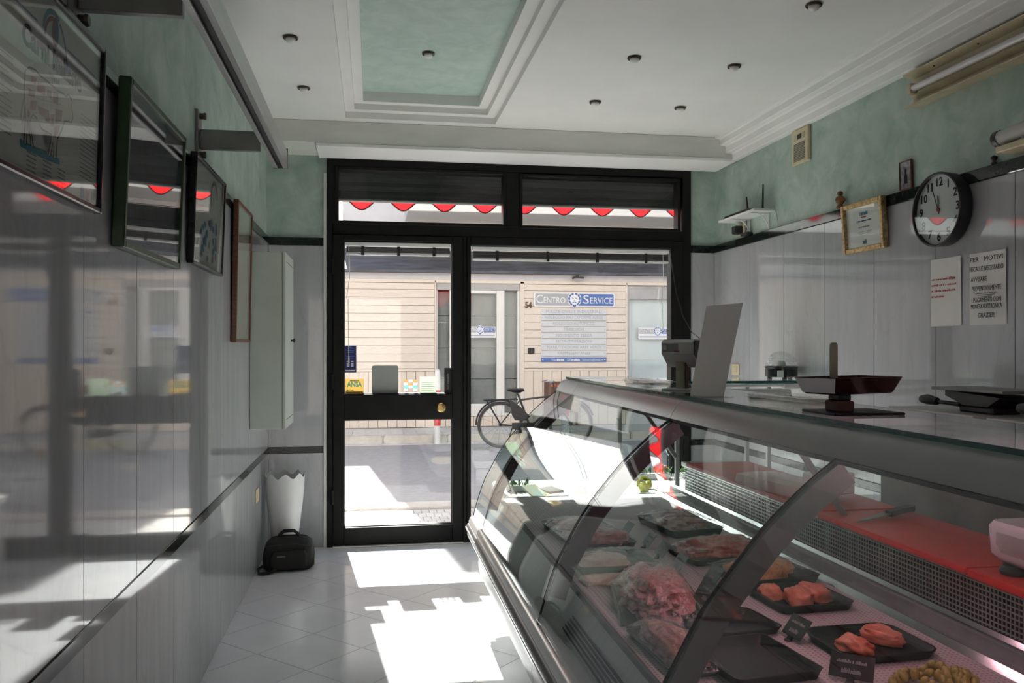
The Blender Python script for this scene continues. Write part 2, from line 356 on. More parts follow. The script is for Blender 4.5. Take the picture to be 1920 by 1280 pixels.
class MB:
    def __init__(s):
        s.b = bmesh.new()
    def _x(s, vs, mx):
        if mx is not None:
            for v in vs:
                v.co = mx @ v.co
    def box(s, x0, x1, y0, y1, z0, z1, bev=0.0, mx=None, seg=1):
        t = bmesh.new()
        bmesh.ops.create_cube(t, size=1.0)
        for v in t.verts:
            v.co = Vector(((x0 + x1) / 2 + v.co.x * (x1 - x0), (y0 + y1) / 2 + v.co.y * (y1 - y0), (z0 + z1) / 2 + v.co.z * (z1 - z0)))
        if bev:
            bmesh.ops.bevel(t, geom=t.edges[:], offset=bev, segments=seg, affect='EDGES')
        s._x(t.verts, mx)
        me = bpy.data.meshes.new('tmp'); t.to_mesh(me); t.free()
        s.b.from_mesh(me); bpy.data.meshes.remove(me)
        return s
    def surf(s, rows, closed_u=False, closed_v=False, mx=None):
        g = [[s.b.verts.new(Vector(p)) for p in r] for r in rows]
        nu, nv = len(g), len(g[0])
        for i in range(nu if closed_u else nu - 1):
            for j in range(nv if closed_v else nv - 1):
                a, b_, c, d = g[i][j], g[i][(j + 1) % nv], g[(i + 1) % nu][(j + 1) % nv], g[(i + 1) % nu][j]
                try:
                    s.b.faces.new((a, b_, c, d))
                except ValueError:
                    pass
        s._x([v for r in g for v in r], mx)
        return g
    def cap(s, loop):
        try:
            s.b.faces.new(loop)
        except ValueError:
            pass
    def poly(s, pts, mx=None):
        vs_ = [s.b.verts.new(Vector(p)) for p in pts]
        s.b.faces.new(vs_)
        s._x(vs_, mx)
        return s
    def loft(s, loops, caps=True, mx=None):
        g = s.surf(loops, closed_v=True, mx=mx)
        if caps:
            s.cap(g[0]); s.cap(list(reversed(g[-1])))
        return s
    def prism(s, poly, axis, a0, a1, mx=None):
        """poly: 2D points; axis X -> (y,z), Y -> (x,z), Z -> (x,y)"""
        def f(p, a):
            return {'X': (a, p[0], p[1]), 'Y': (p[0], a, p[1]), 'Z': (p[0], p[1], a)}[axis]
        s.loft([[f(p, a0) for p in poly], [f(p, a1) for p in poly]], True, mx)
        return s
    def cyl(s, p, q, r, r2=None, n=16):
        p, q = Vector(p), Vector(q)
        d = (q - p).normalized()
        u = d.orthogonal().normalized(); v = d.cross(u)
        r2 = r if r2 is None else r2
        lp = lambda c, rr: [c + (u * math.cos(2 * math.pi * i / n) + v * math.sin(2 * math.pi * i / n)) * rr for i in range(n)]
        s.loft([lp(p, r), lp(q, r2)])
        return s
    def tube(s, pts, r, n=8, closed=False, rs=None):
        pts = [Vector(p) for p in pts]
        m = len(pts)
        loops = []
        u = None
        for i, p in enumerate(pts):
            if closed:
                d = (pts[(i + 1) % m] - pts[i - 1])
            else:
                d = pts[min(i + 1, m - 1)] - pts[max(i - 1, 0)]
            d = d.normalized()
            if u is None:
                u = d.orthogonal().normalized()
            else:
                u = (u - d * u.dot(d))
                u = u.normalized() if u.length > 1e-6 else d.orthogonal().normalized()
            v = d.cross(u)
            rr = rs[i] if rs else r
            loops.append([p + (u * math.cos(2 * math.pi * k / n) + v * math.sin(2 * math.pi * k / n)) * rr for k in range(n)])
        g = s.surf(loops, closed_u=closed, closed_v=True)
        if not closed:
            s.cap(g[0]); s.cap(list(reversed(g[-1])))
        return s
    def lathe(s, prof, c=(0, 0, 0), n=24, mx=None):
        c = Vector(c)
        loops = [[(c.x + r * math.cos(2 * math.pi * k / n), c.y + r * math.sin(2 * math.pi * k / n), c.z + z) for k in range(n)] for r, z in prof]
        s.loft(loops, True, mx)
        return s
    def ribbon(s, pts, wd, mx=None, th=0.0006):
        """flat drawn line in the local xy plane"""
        P2 = [Vector((p[0], p[1])) for p in pts]
        L_, R_ = [], []
        for i, p in enumerate(P2):
            d = (P2[min(i + 1, len(P2) - 1)] - P2[max(i - 1, 0)])
            d = d.normalized() if d.length else Vector((1, 0))
            nn = Vector((-d.y, d.x)) * wd / 2
            L_.append((p.x + nn.x, p.y + nn.y, th)); R_.append((p.x - nn.x, p.y - nn.y, th))
        s.surf([L_, R_], mx=mx)
        return s
    def add(s, o):
        me = bpy.data.meshes.new('tmp'); o.b.to_mesh(me); s.b.from_mesh(me); bpy.data.meshes.remove(me); o.b.free()
        return s
    def done(s, name, m, parent=None, smooth=30, kind=None, label=None, normals=True):
        b = s.b
        bmesh.ops.remove_doubles(b, verts=b.verts[:], dist=1e-6)
        if normals:
            bmesh.ops.recalc_face_normals(b, faces=b.faces[:])
        lo = Vector((min(v.co.x for v in b.verts), min(v.co.y for v in b.verts), min(v.co.z for v in b.verts)))
        hi = Vector((max(v.co.x for v in b.verts), max(v.co.y for v in b.verts), max(v.co.z for v in b.verts)))
        c = (lo + hi) / 2
        if parent is None:
            c.z = lo.z
        for v in b.verts:
            v.co -= c
        me = bpy.data.meshes.new(name)
        b.to_mesh(me); b.free()
        if smooth:
            for p in me.polygons:
                p.use_smooth = True
            me.set_sharp_from_angle(angle=math.radians(smooth))
        me.materials.append(K[m] if isinstance(m, str) else m)
        o = bpy.data.objects.new(name, me)
        COL.objects.link(o)
        place(o, c, parent)
        if kind:
            o['kind'] = kind
        if label:
            o['label'] = label
        return o

def place(o, c, parent):
    WP[o.name] = Vector(c)
    if parent is not None:
        o.parent = parent
        o.location = Vector(c) - WP[parent.name]
    else:
        o.location = c

def share(src, name, c, parent):
    """one more piece that uses the same mesh"""
    o = bpy.data.objects.new(name, src.data)
    COL.objects.link(o)
    place(o, Vector(c), parent)
    return o

def tag(o, label, cat, group=None):
    o['label'] = label
    o['category'] = cat
    if group:
        o['group'] = group
    return o

def thing(name, label, cat, loc, group=None):
    o = bpy.data.objects.new(name, None)
    COL.objects.link(o)
    o.empty_display_size = 0.1
    place(o, Vector(loc), None)
    return tag(o, label, cat, group)

def struct(name, loc=None, label=None):
    o = bpy.data.objects.new(name, None)
    COL.objects.link(o)
    o.empty_display_size = 0.1
    place(o, Vector(loc), None)
    o['kind'] = 'structure'
    if label:
        o['label'] = label
    return o

def PM(o, x, y):
    x, y = Vector(x).normalized(), Vector(y).normalized()
    z = x.cross(y)
    m = Matrix((x, y, z)).transposed().to_4x4()
    m.translation = Vector(o)
    return m

FRONT = ((1, 0, 0), (0, 0, 1))      # faces the camera side (-Y)
LEFTW = ((0, 1, 0), (0, 0, 1))      # faces +X
RIGHTW = ((0, -1, 0), (0, 0, 1))    # faces -X

def text(body, size, mx, m, parent, name='lettering', align='CENTER', width=None, bold=0.0, ext=0.0004, italic=0.0, space=1.0):
    cu = bpy.data.curves.new('t', 'FONT')
    cu.body = body
    cu.size = size
    cu.align_x = align
    cu.align_y = 'CENTER'
    cu.extrude = ext
    cu.offset = bold
    cu.shear = italic
    cu.space_character = space
    cu.resolution_u = 3
    o = bpy.data.objects.new('t', cu)
    COL.objects.link(o)
    dg = bpy.context.evaluated_depsgraph_get()
    me = bpy.data.meshes.new_from_object(o.evaluated_get(dg))
    bpy.data.objects.remove(o)
    bpy.data.curves.remove(cu)
    b = MB()
    b.b.from_mesh(me)
    bpy.data.meshes.remove(me)
    if width:
        xs = [v.co.x for v in b.b.verts]
        k = width / max(1e-6, max(xs) - min(xs))
        for v in b.b.verts:
            v.co.x *= k
    for v in b.b.verts:
        v.co = mx @ v.co
    return b.done(name, m, parent, smooth=None)

def rrect(w_, l_, r, n=5):
    pts = []
    for sx, sy, a0 in ((1, 1, 0), (-1, 1, 90), (-1, -1, 180), (1, -1, 270)):
        for k in range(n + 1):
            a = math.radians(a0 + 90 * k / n)
            pts.append((sx * (w_ / 2 - r) + r * math.cos(a), sy * (l_ / 2 - r) + r * math.sin(a)))
    return pts

def ring4(b, X0, X1, Y0, Y1, hx0, hx1, hy0, hy1, z0, z1):
    b.box(X0, hx0, Y0, Y1, z0, z1); b.box(hx1, X1, Y0, Y1, z0, z1)
    b.box(hx0, hx1, Y0, hy0, z0, z1); b.box(hx0, hx1, hy1, Y1, z0, z1)

def marks(mx, wdt, h_, m, parent, seed, name='print_line'):
    """row of illegible word-like print"""
    rr = random.Random(int(abs(seed) * 1000))
    b = MB()
    x = -wdt / 2
    while x < wdt / 2 - wdt * 0.04:
        l_ = min(wdt * rr.uniform(0.03, 0.07), wdt / 2 - x)
        hh_ = h_ * rr.uniform(0.6, 1.0)
        b.box(x, x + l_, -h_ / 2, -h_ / 2 + hh_, 0, 0.0003, 0, mx)
        x += l_ + wdt * (0.05 if rr.random() < 0.18 else 0.012)
    return b.done(name, m, parent, None)


# ================================================================== ROOM SHELL
XL, XR, YB, YF = -0.715, 2.55, -2.6, 6.03
ZS0, ZS1 = 2.095, 2.15          # upper black strip
ZL0, ZL1 = 0.655, 0.70          # lower black strip

# floor: grout bed plus every tile laid diagonally
b = MB(); b.box(XL - 0.2, XR + 0.2, YB - 0.2, YF, -0.16, -0.0025)
floor = b.done('floor', 'grout', None, None, 'structure')
def clip(poly, ax, lim, keep_less):
    out = []
    for i in range(len(poly)):
        p, q = poly[i - 1], poly[i]
        ip = (p[ax] <= lim) == keep_less or p[ax] == lim
        iq = (q[ax] <= lim) == keep_less or q[ax] == lim
        if ip != iq:
            t_ = (lim - p[ax]) / (q[ax] - p[ax])
            out.append((p[0] + t_ * (q[0] - p[0]), p[1] + t_ * (q[1] - p[1])))
        if iq:
            out.append(q)
    return out
HD = 0.2352
full = None
for i in range(-6, 16):
    for j in range(-32, 12):
        if (i + j) % 2 == 0:
            continue
        cx, cy = -0.515 + HD * i, 3.98 + HD * j
        g = HD - 0.0022
        P0 = [(cx - g, cy), (cx, cy - g), (cx + g, cy), (cx, cy + g)]
        pl = clip(clip(clip(clip(P0, 0, XL + 0.003, False), 0, XR - 0.003, True), 1, YB + 0.003, False), 1, YF - 0.002, True)
        if len(pl) < 3:
            continue
        ar = abs(sum(pl[k - 1][0] * pl[k][1] - pl[k][0] * pl[k - 1][1] for k in range(len(pl)))) / 2
        if ar < 0.0004:
            continue
        whole = len(pl) == 4 and abs(ar - 2 * g * g) < 1e-5
        if whole and full is not None:
            share(full, 'floor_tile', (cx, cy, -0.006), floor)
        else:
            b = MB(); b.prism(pl, 'Z', -0.012, 0.0)
            o = b.done('floor_tile', 'tile', floor, None)
            if whole:
                full = o

# left wall
b = MB(); b.box(XL - 0.25, XL, YB, YF, -0.1, 3.2)
wall_left = b.done('wall_left', 'green', None, None, 'structure')
b = MB(); b.box(XR, XR + 0.25, YB, YF, -0.1, 3.2)
wall_right = b.done('wall_right', 'green', None, None, 'structure')
# unseen back wall; its doorway and sunny yard are added to bounce fill light
b = MB()
b.box(XL - 0.25, -0.62, YB - 0.2, YB, -0.1, 3.2); b.box(0.50, XR + 0.25, YB - 0.2, YB, -0.1, 3.2); b.box(-0.62, 0.50, YB - 0.2, YB, 2.2, 3.2)
b.done('wall_back', 'dim', None, None, 'structure')
b = MB(); b.box(-6, 8, -9.3, YB - 0.2, -0.3, -0.1); b.done('fill_yard_ground', 'pavebed', None, None, 'structure')
b = MB(); b.box(-6, 8, -9.3, -9.0, -0.1, 4.0); b.done('wall_fill_bounce', 'fillwall', None, None, 'structure')
b = MB()
b.box(-7.0, -0.308, YF, 6.25, -0.1, 2.71); b.box(2.349, 9.0, YF, 6.25, -0.1, 2.71)
b.box(-7.0, 9.0, YF, 6.25, 2.71, 8.5)
wall_front = b.done('wall_front', 'green', None, None, 'structure')
# rendered street side of the shop's own building
b = MB()
b.box(-7.0, -0.36, 6.25, 6.27, -0.1, 2.71); b.box(2.40, 9.0, 6.25, 6.27, -0.1, 2.71); b.box(-7.0, 9.0, 6.25, 6.27, 2.71, 8.5)
b.done('street_render', 'facadeout', wall_front, None)

def wall_panels(side):
    X, par, sgn, y_first = (XL, wall_left, 1, 2.24) if side == 'L' else (XR, wall_right, -1, 3.007)
    pit = 0.48 if side == 'L' else 0.4815
    ks = range(-10, 9)
    for k in ks:
        a, c = y_first + pit * k + 0.001, y_first + pit * (k + 1) - 0.001
        a, c = max(a, YB + 0.002), min(c, YF - 0.013)
        if c - a < 0.03:
            continue
        for z0, z1 in ((0.001, ZL0), (ZL1, ZS0)):
            bb = MB(); x0, x1 = sorted((X, X + sgn * 0.011)); bb.box(x0, x1, a, c, z0, z1, 0.0012)
            bb.done('marble_panel', 'marble', par, None)
wall_panels('L'); wall_panels('R')
for nm, x0, x1 in (('l', XL, -0.31), ('r', 2.351, XR)):
    for z0, z1 in ((0.001, ZL0), (ZL1, ZS0)):
        bb = MB(); bb.box(x0 + 0.0115 * (nm == 'l'), x1 - 0.0115 * (nm == 'r'), YF - 0.012, YF, z0, z1, 0.0012)
        bb.done('marble_panel', 'marble', wall_front, None)
# black-green marble strips
tn = [0]
def trim(b, m='blackmarble', label=None):
    tn[0] += 1
    return b.done('trim_%d' % tn[0], m, None, 30, 'structure', label)
for z0, z1, d in ((ZS0, ZS1, 0.019), (ZL0, ZL1, 0.015)):
    b = MB(); b.box(XL, XL + d, YB, YF - d, z0, z1, 0.003); trim(b, label='black marble strip along the poster wall')
    b = MB(); b.box(XR - d, XR, YB, YF - d, z0, z1, 0.003); trim(b, label='black marble strip along the clock wall')
    b = MB(); b.box(XL, -0.315, YF - d, YF, z0, z1, 0.003); trim(b)
    b = MB(); b.box(2.356, XR, YF - d, YF, z0, z1, 0.003); trim(b)
b = MB(); b.box(-0.33, -0.308, YF - 0.022, YF, 0.0, 2.60, 0.002); trim(b, 'ceilgrey')

# ceiling with the stepped coffer
c1 = (-0.167, 0.81, 1.5, 5.553); c2 = (-0.110, 0.748, 1.56, 5.487); c3 = (-0.054, 0.686, 1.62, 5.428)
b = MB()
for (h0, z0, z1) in ((c1, 2.87, 2.91), (c2, 2.91, 2.947), (c3, 2.947, 3.01)):
    ring4(b, XL - 0.2, XR + 0.2, YB - 0.2, YF, *h0, z0, z1)
ceiling = b.done('ceiling', 'ceil', None, None, 'structure')
b = MB(); b.box(XL - 0.2, XR + 0.2, YB - 0.2, YF, 3.01, 3.3)
b.done('coffer_panel', 'greenpanel', ceiling, None)
# bulkhead over the shopfront and its loose board
b = MB(); b.box(XL, XR, 5.64, YF, 2.722, 2.87, 0.004); trim(b, 'ceilgrey', 'plaster bulkhead above the shopfront')
b = MB(); b.box(-0.36, 2.56 - 0.02, 5.632, 5.99, 2.700, 2.7215, 0.003); trim(b, 'ceil', 'white board under the bulkhead')
# stepped cornice along the clock wall
prof = [(XR, 2.705), (XR - 0.036, 2.705), (XR - 0.040, 2.708), (XR - 0.040, 2.748), (XR - 0.046, 2.756), (XR - 0.078, 2.756), (XR - 0.084, 2.760),
        (XR - 0.084, 2.800), (XR - 0.090, 2.808), (XR - 0.122, 2.808), (XR - 0.128, 2.812), (XR - 0.128, 2.848), (XR - 0.134, 2.856), (XR - 0.160, 2.856), (XR - 0.165, 2.87), (XR, 2.87)]
b = MB(); b.prism(prof, 'Y', YB, 5.64); trim(b, 'ceil', 'stepped white cornice along the clock wall')

# ================================================================== SHOPFRONT
DY0, DY1 = 5.985, 6.085
def fbar(b, x0, x1, z0, z1, y0=DY0 + 0.012, y1=DY1, bev=0.004):
    b.box(x0, x1, y0, y1, z0, z1, bev)
    return b
# outer frame of the whole shopfront
b = MB()
fbar(b, -0.308, -0.268, 0, 2.71); fbar(b, 2.285, 2.349, 0, 2.71); fbar(b, -0.268, 2.285, 2.648, 2.71)
fbar(b, -0.268, 2.285, 2.175, 2.250); fbar(b, 0.640, 0.668, 0, 2.175); fbar(b, 0.954, 1.048, 2.250, 2.648)
trim(b, 'frame', 'dark aluminium shopfront frame')
b = MB(); b.box(0.668, 2.285, DY0 + 0.012, DY1, 0.0, 0.105, 0.003); b.box(-0.268, -0.250, DY0 + 0.012, DY1, 2.25, 2.648); trim(b, 'frame')
b = MB(); b.box(-0.268, 0.64, 5.96, 6.10, 0.0, 0.012, 0.003); trim(b, 'alu')

door = struct('door_1', (0.19, 6.03, 0.012), 'dark framed glazed shop door with brass knob')
b = MB(); fbar(b, -0.266, -0.192, 0.014, 2.173, DY0, DY1 - 0.02); b.done('stile', 'frame', door)
b = MB(); fbar(b, 0.566, 0.639, 0.014, 2.173, DY0, DY1 - 0.02); b.done('stile', 'frame', door)
for z0, z1 in ((0.014, 0.131), (0.881, 1.060), (2.133, 2.173)):
    b = MB(); fbar(b, -0.192, 0.566, z0, z1, DY0 + 0.003, DY1 - 0.022); b.done('rail', 'frame', door)
for z0, z1 in ((0.131, 0.881), (1.060, 2.133)):
    b = MB(); b.box(-0.197, 0.571, 6.040, 6.046, z0 - 0.004, z1 + 0.004); p = b.done('pane', 'pane', door, None)
    b = MB()
    for (x0, x1, a0, a1) in ((-0.192, -0.186, z0, z1), (0.560, 0.566, z0, z1), (-0.186, 0.560, z0, z0 + 0.006), (-0.186, 0.560, z1 - 0.006, z1)):
        b.box(x0, x1, 6.022, 6.064, a0, a1)
    b.done('gasket', 'gasket', p, None)
b = MB(); b.lathe([(0.0, 0.0), (0.030, 0.0), (0.030, 0.005), (0.012, 0.008), (0.012, 0.030), (0.030, 0.036), (0.034, 0.050), (0.028, 0.062), (0.0, 0.066)], n=28, mx=PM((0.484, DY0 + 0.003, 0.966), (1, 0, 0), (0, 0, 1)))
b.done('knob', 'brass', door, 40, label='round brass door knob')
for z in (0.35, 1.15, 1.95):
    b = MB(); b.cyl((-0.268, DY0 - 0.006, z - 0.05), (-0.268, DY0 - 0.006, z + 0.05), 0.011, n=12); b.done('hinge', 'frame', door)

def window(name, x0, x1, z0, z1, t, label, tr=None, tt=None):
    r = struct(name, ((x0 + x1) / 2, 6.03, z0), label)
    b = MB()
    tr = tr or t; tt = tt or t
    fbar(b, x0 - t, x0, z0 - t, z1 + tt, DY0 + 0.006); fbar(b, x1, x1 + tr, z0 - t, z1 + tt, DY0 + 0.006)
    fbar(b, x0, x1, z0 - t, z0, DY0 + 0.006); fbar(b, x0, x1, z1, z1 + tt, DY0 + 0.006)
    b.done('window_frame', 'frame', r)
    b = MB(); b.box(x0 - 0.004, x1 + 0.004, 6.040, 6.046, z0 - 0.004, z1 + 0.004); b.done('pane', 'pane', r, None)
window('window_1', 0.698, 2.19, 0.131, 2.117, 0.028, 'large fixed shop window beside the door', 0.097, 0.060)
window('window_2', -0.228, 0.93, 2.272, 2.625, 0.024, 'transom window above the door')
window('window_3', 1.072, 2.243, 2.268, 2.618, 0.022, 'transom window above the fixed window')

# rolled-up venetian blinds at the head of the glass
def blind(x0, x1, zt, dz, label, nclip, cordx, cordz):
    r = thing('venetian_blind', label, 'blind', ((x0 + x1) / 2, 6.02, zt), 'rolled-up venetian blinds')
    b = MB(); b.box(x0 + 0.004, x1 - 0.004, 6.000, 6.030, zt - 0.026, zt - 0.002, 0.003); b.done('head_rail', 'white', r)
    for k in range(6):
        zz = zt - 0.034 - dz * k / 6
        b = MB(); b.box(x0 + 0.012, x1 - 0.012, 6.002, 6.028, zz - dz / 6 + 0.0022, zz, 0.0008); b.done('slat', 'black', r, None)
    b = MB(); b.box(x0 + 0.010, x1 - 0.010, 6.000, 6.030, zt - 0.050 - dz, zt - 0.036 - dz, 0.003); b.done('bottom_rail', 'white', r)
    for k in range(nclip):
        xx = x0 + (x1 - x0) * (k + 0.5) / nclip
        b = MB(); b.box(xx - 0.011, xx + 0.011, 5.995, 6.0, zt - 0.052 - dz, zt - 0.03, 0.002); b.done('clip', 'black', r)
    b = MB(); b.tube([(cordx, 6.003, zt - 0.02), (cordx + 0.006, 6.003, zt - 0.25), (cordx - 0.014, 6.003, zt - 0.40), (cordx - 0.004, 6.003, (zt + cordz) / 2), (cordx, 6.003, cordz)], 0.0022, 6)
    b.cyl((cordx, 6.003, cordz), (cordx, 6.003, cordz - 0.05), 0.004, 0.006, 8)
    b.done('cord', 'white', r)
blind(-0.186, 0.560, 2.127, 0.042, 'short rolled-up blind with hanging cord on the door glass', 3, -0.158, 1.33)
blind(0.704, 2.184, 2.111, 0.050, 'long rolled-up blind on the fixed shop window', 4, 2.13, 1.56)

# stickers and notices on the door glass
def sticker(name, x0, x1, z0, z1, m, label, r=0.002, y=6.0355):
    b = MB(); b.prism([(x0 + (x1 - x0) / 2 + p[0], z0 + (z1 - z0) / 2 + p[1]) for p in rrect(x1 - x0, z1 - z0, r, 4)], 'Y', y, y + 0.002)
    return tag(b.done(name, m, None, None), label, 'sticker', 'notices on the door glass')
s1 = sticker('opening_hours_sticker', -0.191, -0.107, 1.213, 1.402, 'navy', 'dark blue upright sticker with small pale lettering on door glass')
for k, (wd, z) in enumerate(((0.02, 1.392), (0.045, 1.383), (0.05, 1.366), (0.05, 1.355), (0.05, 1.326), (0.05, 1.314), (0.05, 1.290), (0.05, 1.272), (0.05, 1.258), (0.07, 1.226))):
    for h in ((-1, 1) if k in (6, 7, 8) else (0,)):
        b = MB(); w2 = wd / 2 if h == 0 else 0.009
        b.box(-0.149 + h * 0.014 - w2, -0.149 + h * 0.014 + w2, 6.0345, 6.0355, z - 0.0025 - 0.002 * (k > 5), z + 0.0025 + 0.002 * (k > 5)); b.done('print_line', 'signpale' if k > 5 else 'signblue', s1, None)
s2 = sticker('advert_sticker', -0.184, -0.055, 1.066, 1.168, 'stickeryellow', 'yellow sticker with turquoise block letters low on door glass')
text('ANSA', 0.05, PM((-0.119, 6.0345, 1.128), *FRONT), 'stickercyan', s2, width=0.105, bold=0.002)
marks(PM((-0.150, 6.0345, 1.090), *FRONT), 0.05, 0.012, 'olive', s2, 1.7)
b = MB(); b.box(-0.182, -0.06, 6.0345, 6.0355, 1.068, 1.079); b.done('green_band', 'stickergreen', s2, None)
b = MB(); b.box(-0.150, -0.09, 6.0345, 6.0355, 1.150, 1.159); b.done('white_line', 'stickerwhite', s2, None)
s3 = sticker('sign_back', 0.0, 0.186, 1.063, 1.261, 'stickergrey', 'grey rounded back of a sign stuck to the door glass', 0.014)
b = MB(); b.box(0.012, 0.176, 6.0335, 6.0355, 1.064, 1.070, 0.0005); b.done('sign_ledge', 'stickergrey', s3, None)
s4 = thing('payment_stickers', 'small grid of white payment card stickers on door glass', 'sticker', (0.272, 6.035, 1.076), 'notices on the door glass')
for i in range(3):
    for j in range(4):
        if (i, j) == (1, 0):
            continue
        b = MB(); b.box(0.226 + i * 0.0335, 0.252 + i * 0.0335 , 6.0355, 6.0372, 1.078 + j * 0.0215, 1.0945 + j * 0.0215, 0.0004)
        b.done('card_sticker', ('stickerwhite', 'stickeryellow', 'stickercyan')[(i * 5 + j * 2) % 5 % 3 if (i + j) % 2 else 0], s4, None)
s5 = sticker('green_notice', 0.336, 0.454, 1.065, 1.180, 'stickergreen', 'pale green square notice near the latch side of door glass', 0.003)
for k in range(5):
    b = MB(); b.box(0.348, 0.438 - 0.012 * (k % 2), 6.0347, 6.0355, 1.08 + k * 0.014, 1.083 + k * 0.014); b.done('print_line', 'stickerwhite', s5, None)
s6 = sticker('pull_sticker', 0.511, 0.562, 1.064, 1.242, 'black', 'narrow black vertical sticker at the latch edge of door glass')
marks(PM((0.537, 6.0345, 1.150), (0, 0, 1), (-1, 0, 0)), 0.12, 0.016, 'inkgrey', s6, 2.9)

# roller shutter box and retracted awning outside
r = thing('roller_shutter', 'dark rolled-up slatted shutter behind the transom windows', 'shutter', (1.02, 6.2, 2.43))
for k in range(4):
    z0 = 2.452 + k * 0.062
    b = MB(); b.prism([(6.16, z0), (6.20, z0), (6.205, z0 + 0.03), (6.20, z0 + 0.060), (6.16, z0 + 0.060), (6.148, z0 + 0.03)], 'X', -0.30, 2.34)
    b.done('slat', 'shutter', r, 20)
b = MB(); b.box(-0.30, 2.34, 6.152, 6.208, 2.437, 2.4505, 0.003); b.done('bottom_bar', 'aludark', r)
aw = thing('awning', 'red scalloped awning rolled in above the shopfront', 'awning', (1.0, 6.45, 2.42))
b = MB(); b.cyl((-0.55, 6.40, 2.80), (2.6, 6.40, 2.80), 0.06, n=20); b.done('roll', 'redcloth', aw)
b = MB(); b.box(-0.55, 2.6, 6.27, 6.47, 2.87, 2.90, 0.005); b.done('cover', 'doorwhite', aw)
PER, A0 = 0.311, 0.094
def vz(x):
    return 2.422 + A0 * (1 - math.cos(2 * math.pi * (x + 0.075) / PER)) / 2
xs = [-0.55 + k * 0.01 for k in range(316)]
b = MB(); b.surf([[(x, 6.452 + 0.006 * math.sin(x * 9), vz(x)) for x in xs], [(x, 6.452 + 0.004 * math.sin(x * 9), 2.65) for x in xs], [(x, 6.45, 2.83) for x in xs]])
bmesh.ops.solidify(b.b, geom=b.b.faces[:], thickness=0.0015)
b.done('valance', 'redcloth', aw, 60)
b = MB(); b.tube([(x, 6.452 + 0.006 * math.sin(x * 9), vz(x)) for x in xs], 0.0055, 6); b.done('binding', 'redbind', aw)

# ================================================================== STREET
b = MB(); b.box(-14, 16, 7.72, 13.05, -0.3, -0.10)
street = b.done('street', 'asphalt', None, None, 'structure')
b = MB(); b.box(-14, 16, 6.085, 7.60, -0.3, -0.035)
walk = b.done('pavement_near', 'pavebed', None, None, 'structure')
pv = None
PX, PY = 0.0660, 0.150
for j in range(8):
    for i in range(36):
        x = -0.90 + PX * (i + 0.5 * (j % 2)); y = 6.19 + PY * j + 0.03
        if y + PY / 2 > 7.44:
            continue
        c = (x, y, -0.028 + random.uniform(-0.0012, 0.0012))
        if pv is None:
            b = MB(); b.box(x - PX / 2 + 0.002, x + PX / 2 - 0.002, y - PY / 2 + 0.002, y + PY / 2 - 0.002, -0.036, -0.020, 0.0025)
            pv = b.done('paver', 'paver', walk, None)
        else:
            share(pv, 'paver', c, walk)
b = MB()
for sx0, sx1 in ((-14, -0.95), (1.46, 16)):
    b.box(sx0, sx1, 6.2, 7.44, -0.036, -0.021)
b.done('paving_beyond', 'paver', walk, None, 'stuff')
for k in range(9):
    x0 = -4.0 + k * 0.95
    b = MB(); b.box(x0 + 0.004, x0 + 0.946, 7.46, 7.74, -0.3, -0.018 + 0.002 * (k % 2), 0.012); b.done('kerbstone', 'kerb', walk)
b = MB(); b.box(-14, 16, 13.25, 14.9, -0.3, 0.018)
walk2 = b.done('pavement_far', 'paver', None, None, 'structure')
# far pavement slabs, four rows
sl_ = None
for j in range(3):
    for i in range(48):
        x, y = -3.0 + 0.2 * i, 13.42 + 0.3 * j
        if sl_ is None:
            b = MB(); b.box(x - 0.097, x + 0.097, y - 0.147, y + 0.147, 0.010, 0.026, 0.003); sl_ = b.done('paving_slab', 'paver', walk2, None)
        else:
            share(sl_, 'paving_slab', (x, y, 0.018), walk2)
for k in range(10):
    x0 = -3.75 + k * 0.98
    b = MB(); b.box(x0 + 0.006, x0 + 0.974, 13.03, 13.26, -0.3, 0.026, 0.02, None, 2)
    b.done('kerbstone', 'yellowkerb' if k == 6 else 'kerb', walk2)
b = MB(); b.box(-14, 16, 12.88, 13.03, -0.3, -0.092); b.done('gutter', 'paver', walk2, None)

# ================================================================== BUILDING OPPOSITE
FY = 14.3
b = MB()
b.box(-14, -0.55, FY + 0.06, 16.5, -0.2, 2.62); b.box(-0.55, 1.076, FY + 0.06, 16.5, -0.2, 2.62)
b.box(2.512, 4.42, FY + 0.06, 16.5, -0.2, 2.62); b.box(5.9, 16, FY + 0.06, 16.5, -0.2, 2.62)
b.box(1.076, 2.512, FY + 0.06, 16.5, 2.48, 2.62); b.box(4.42, 5.9, FY + 0.06, 16.5, 2.44, 2.62)
b.box(1.076, 2.512, FY + 0.06, 16.5, -0.2, 0.2); b.box(4.42, 5.9, FY + 0.06, 16.5, -0.2, 0.55)
b.box(1.076, 2.512, FY + 0.7, 16.5, 0.2, 2.48); b.box(4.42, 5.9, FY + 0.7, 16.5, 0.55, 2.44)
opp = b.done('wall_opposite', 'render', None, None, 'structure', 'timber clad shop building across the street')
b = MB(); b.box(-14, 16, FY - 0.005, FY + 0.06, 2.520, 2.64); b.done('lintel_band', 'render', opp)
b = MB(); b.prism([(14.12, 2.625), (14.12, 2.665), (15.0, 3.10), (15.2, 3.10), (15.2, 2.625)], 'X', -14, 16); b.done('roof', 'slate', opp, None)
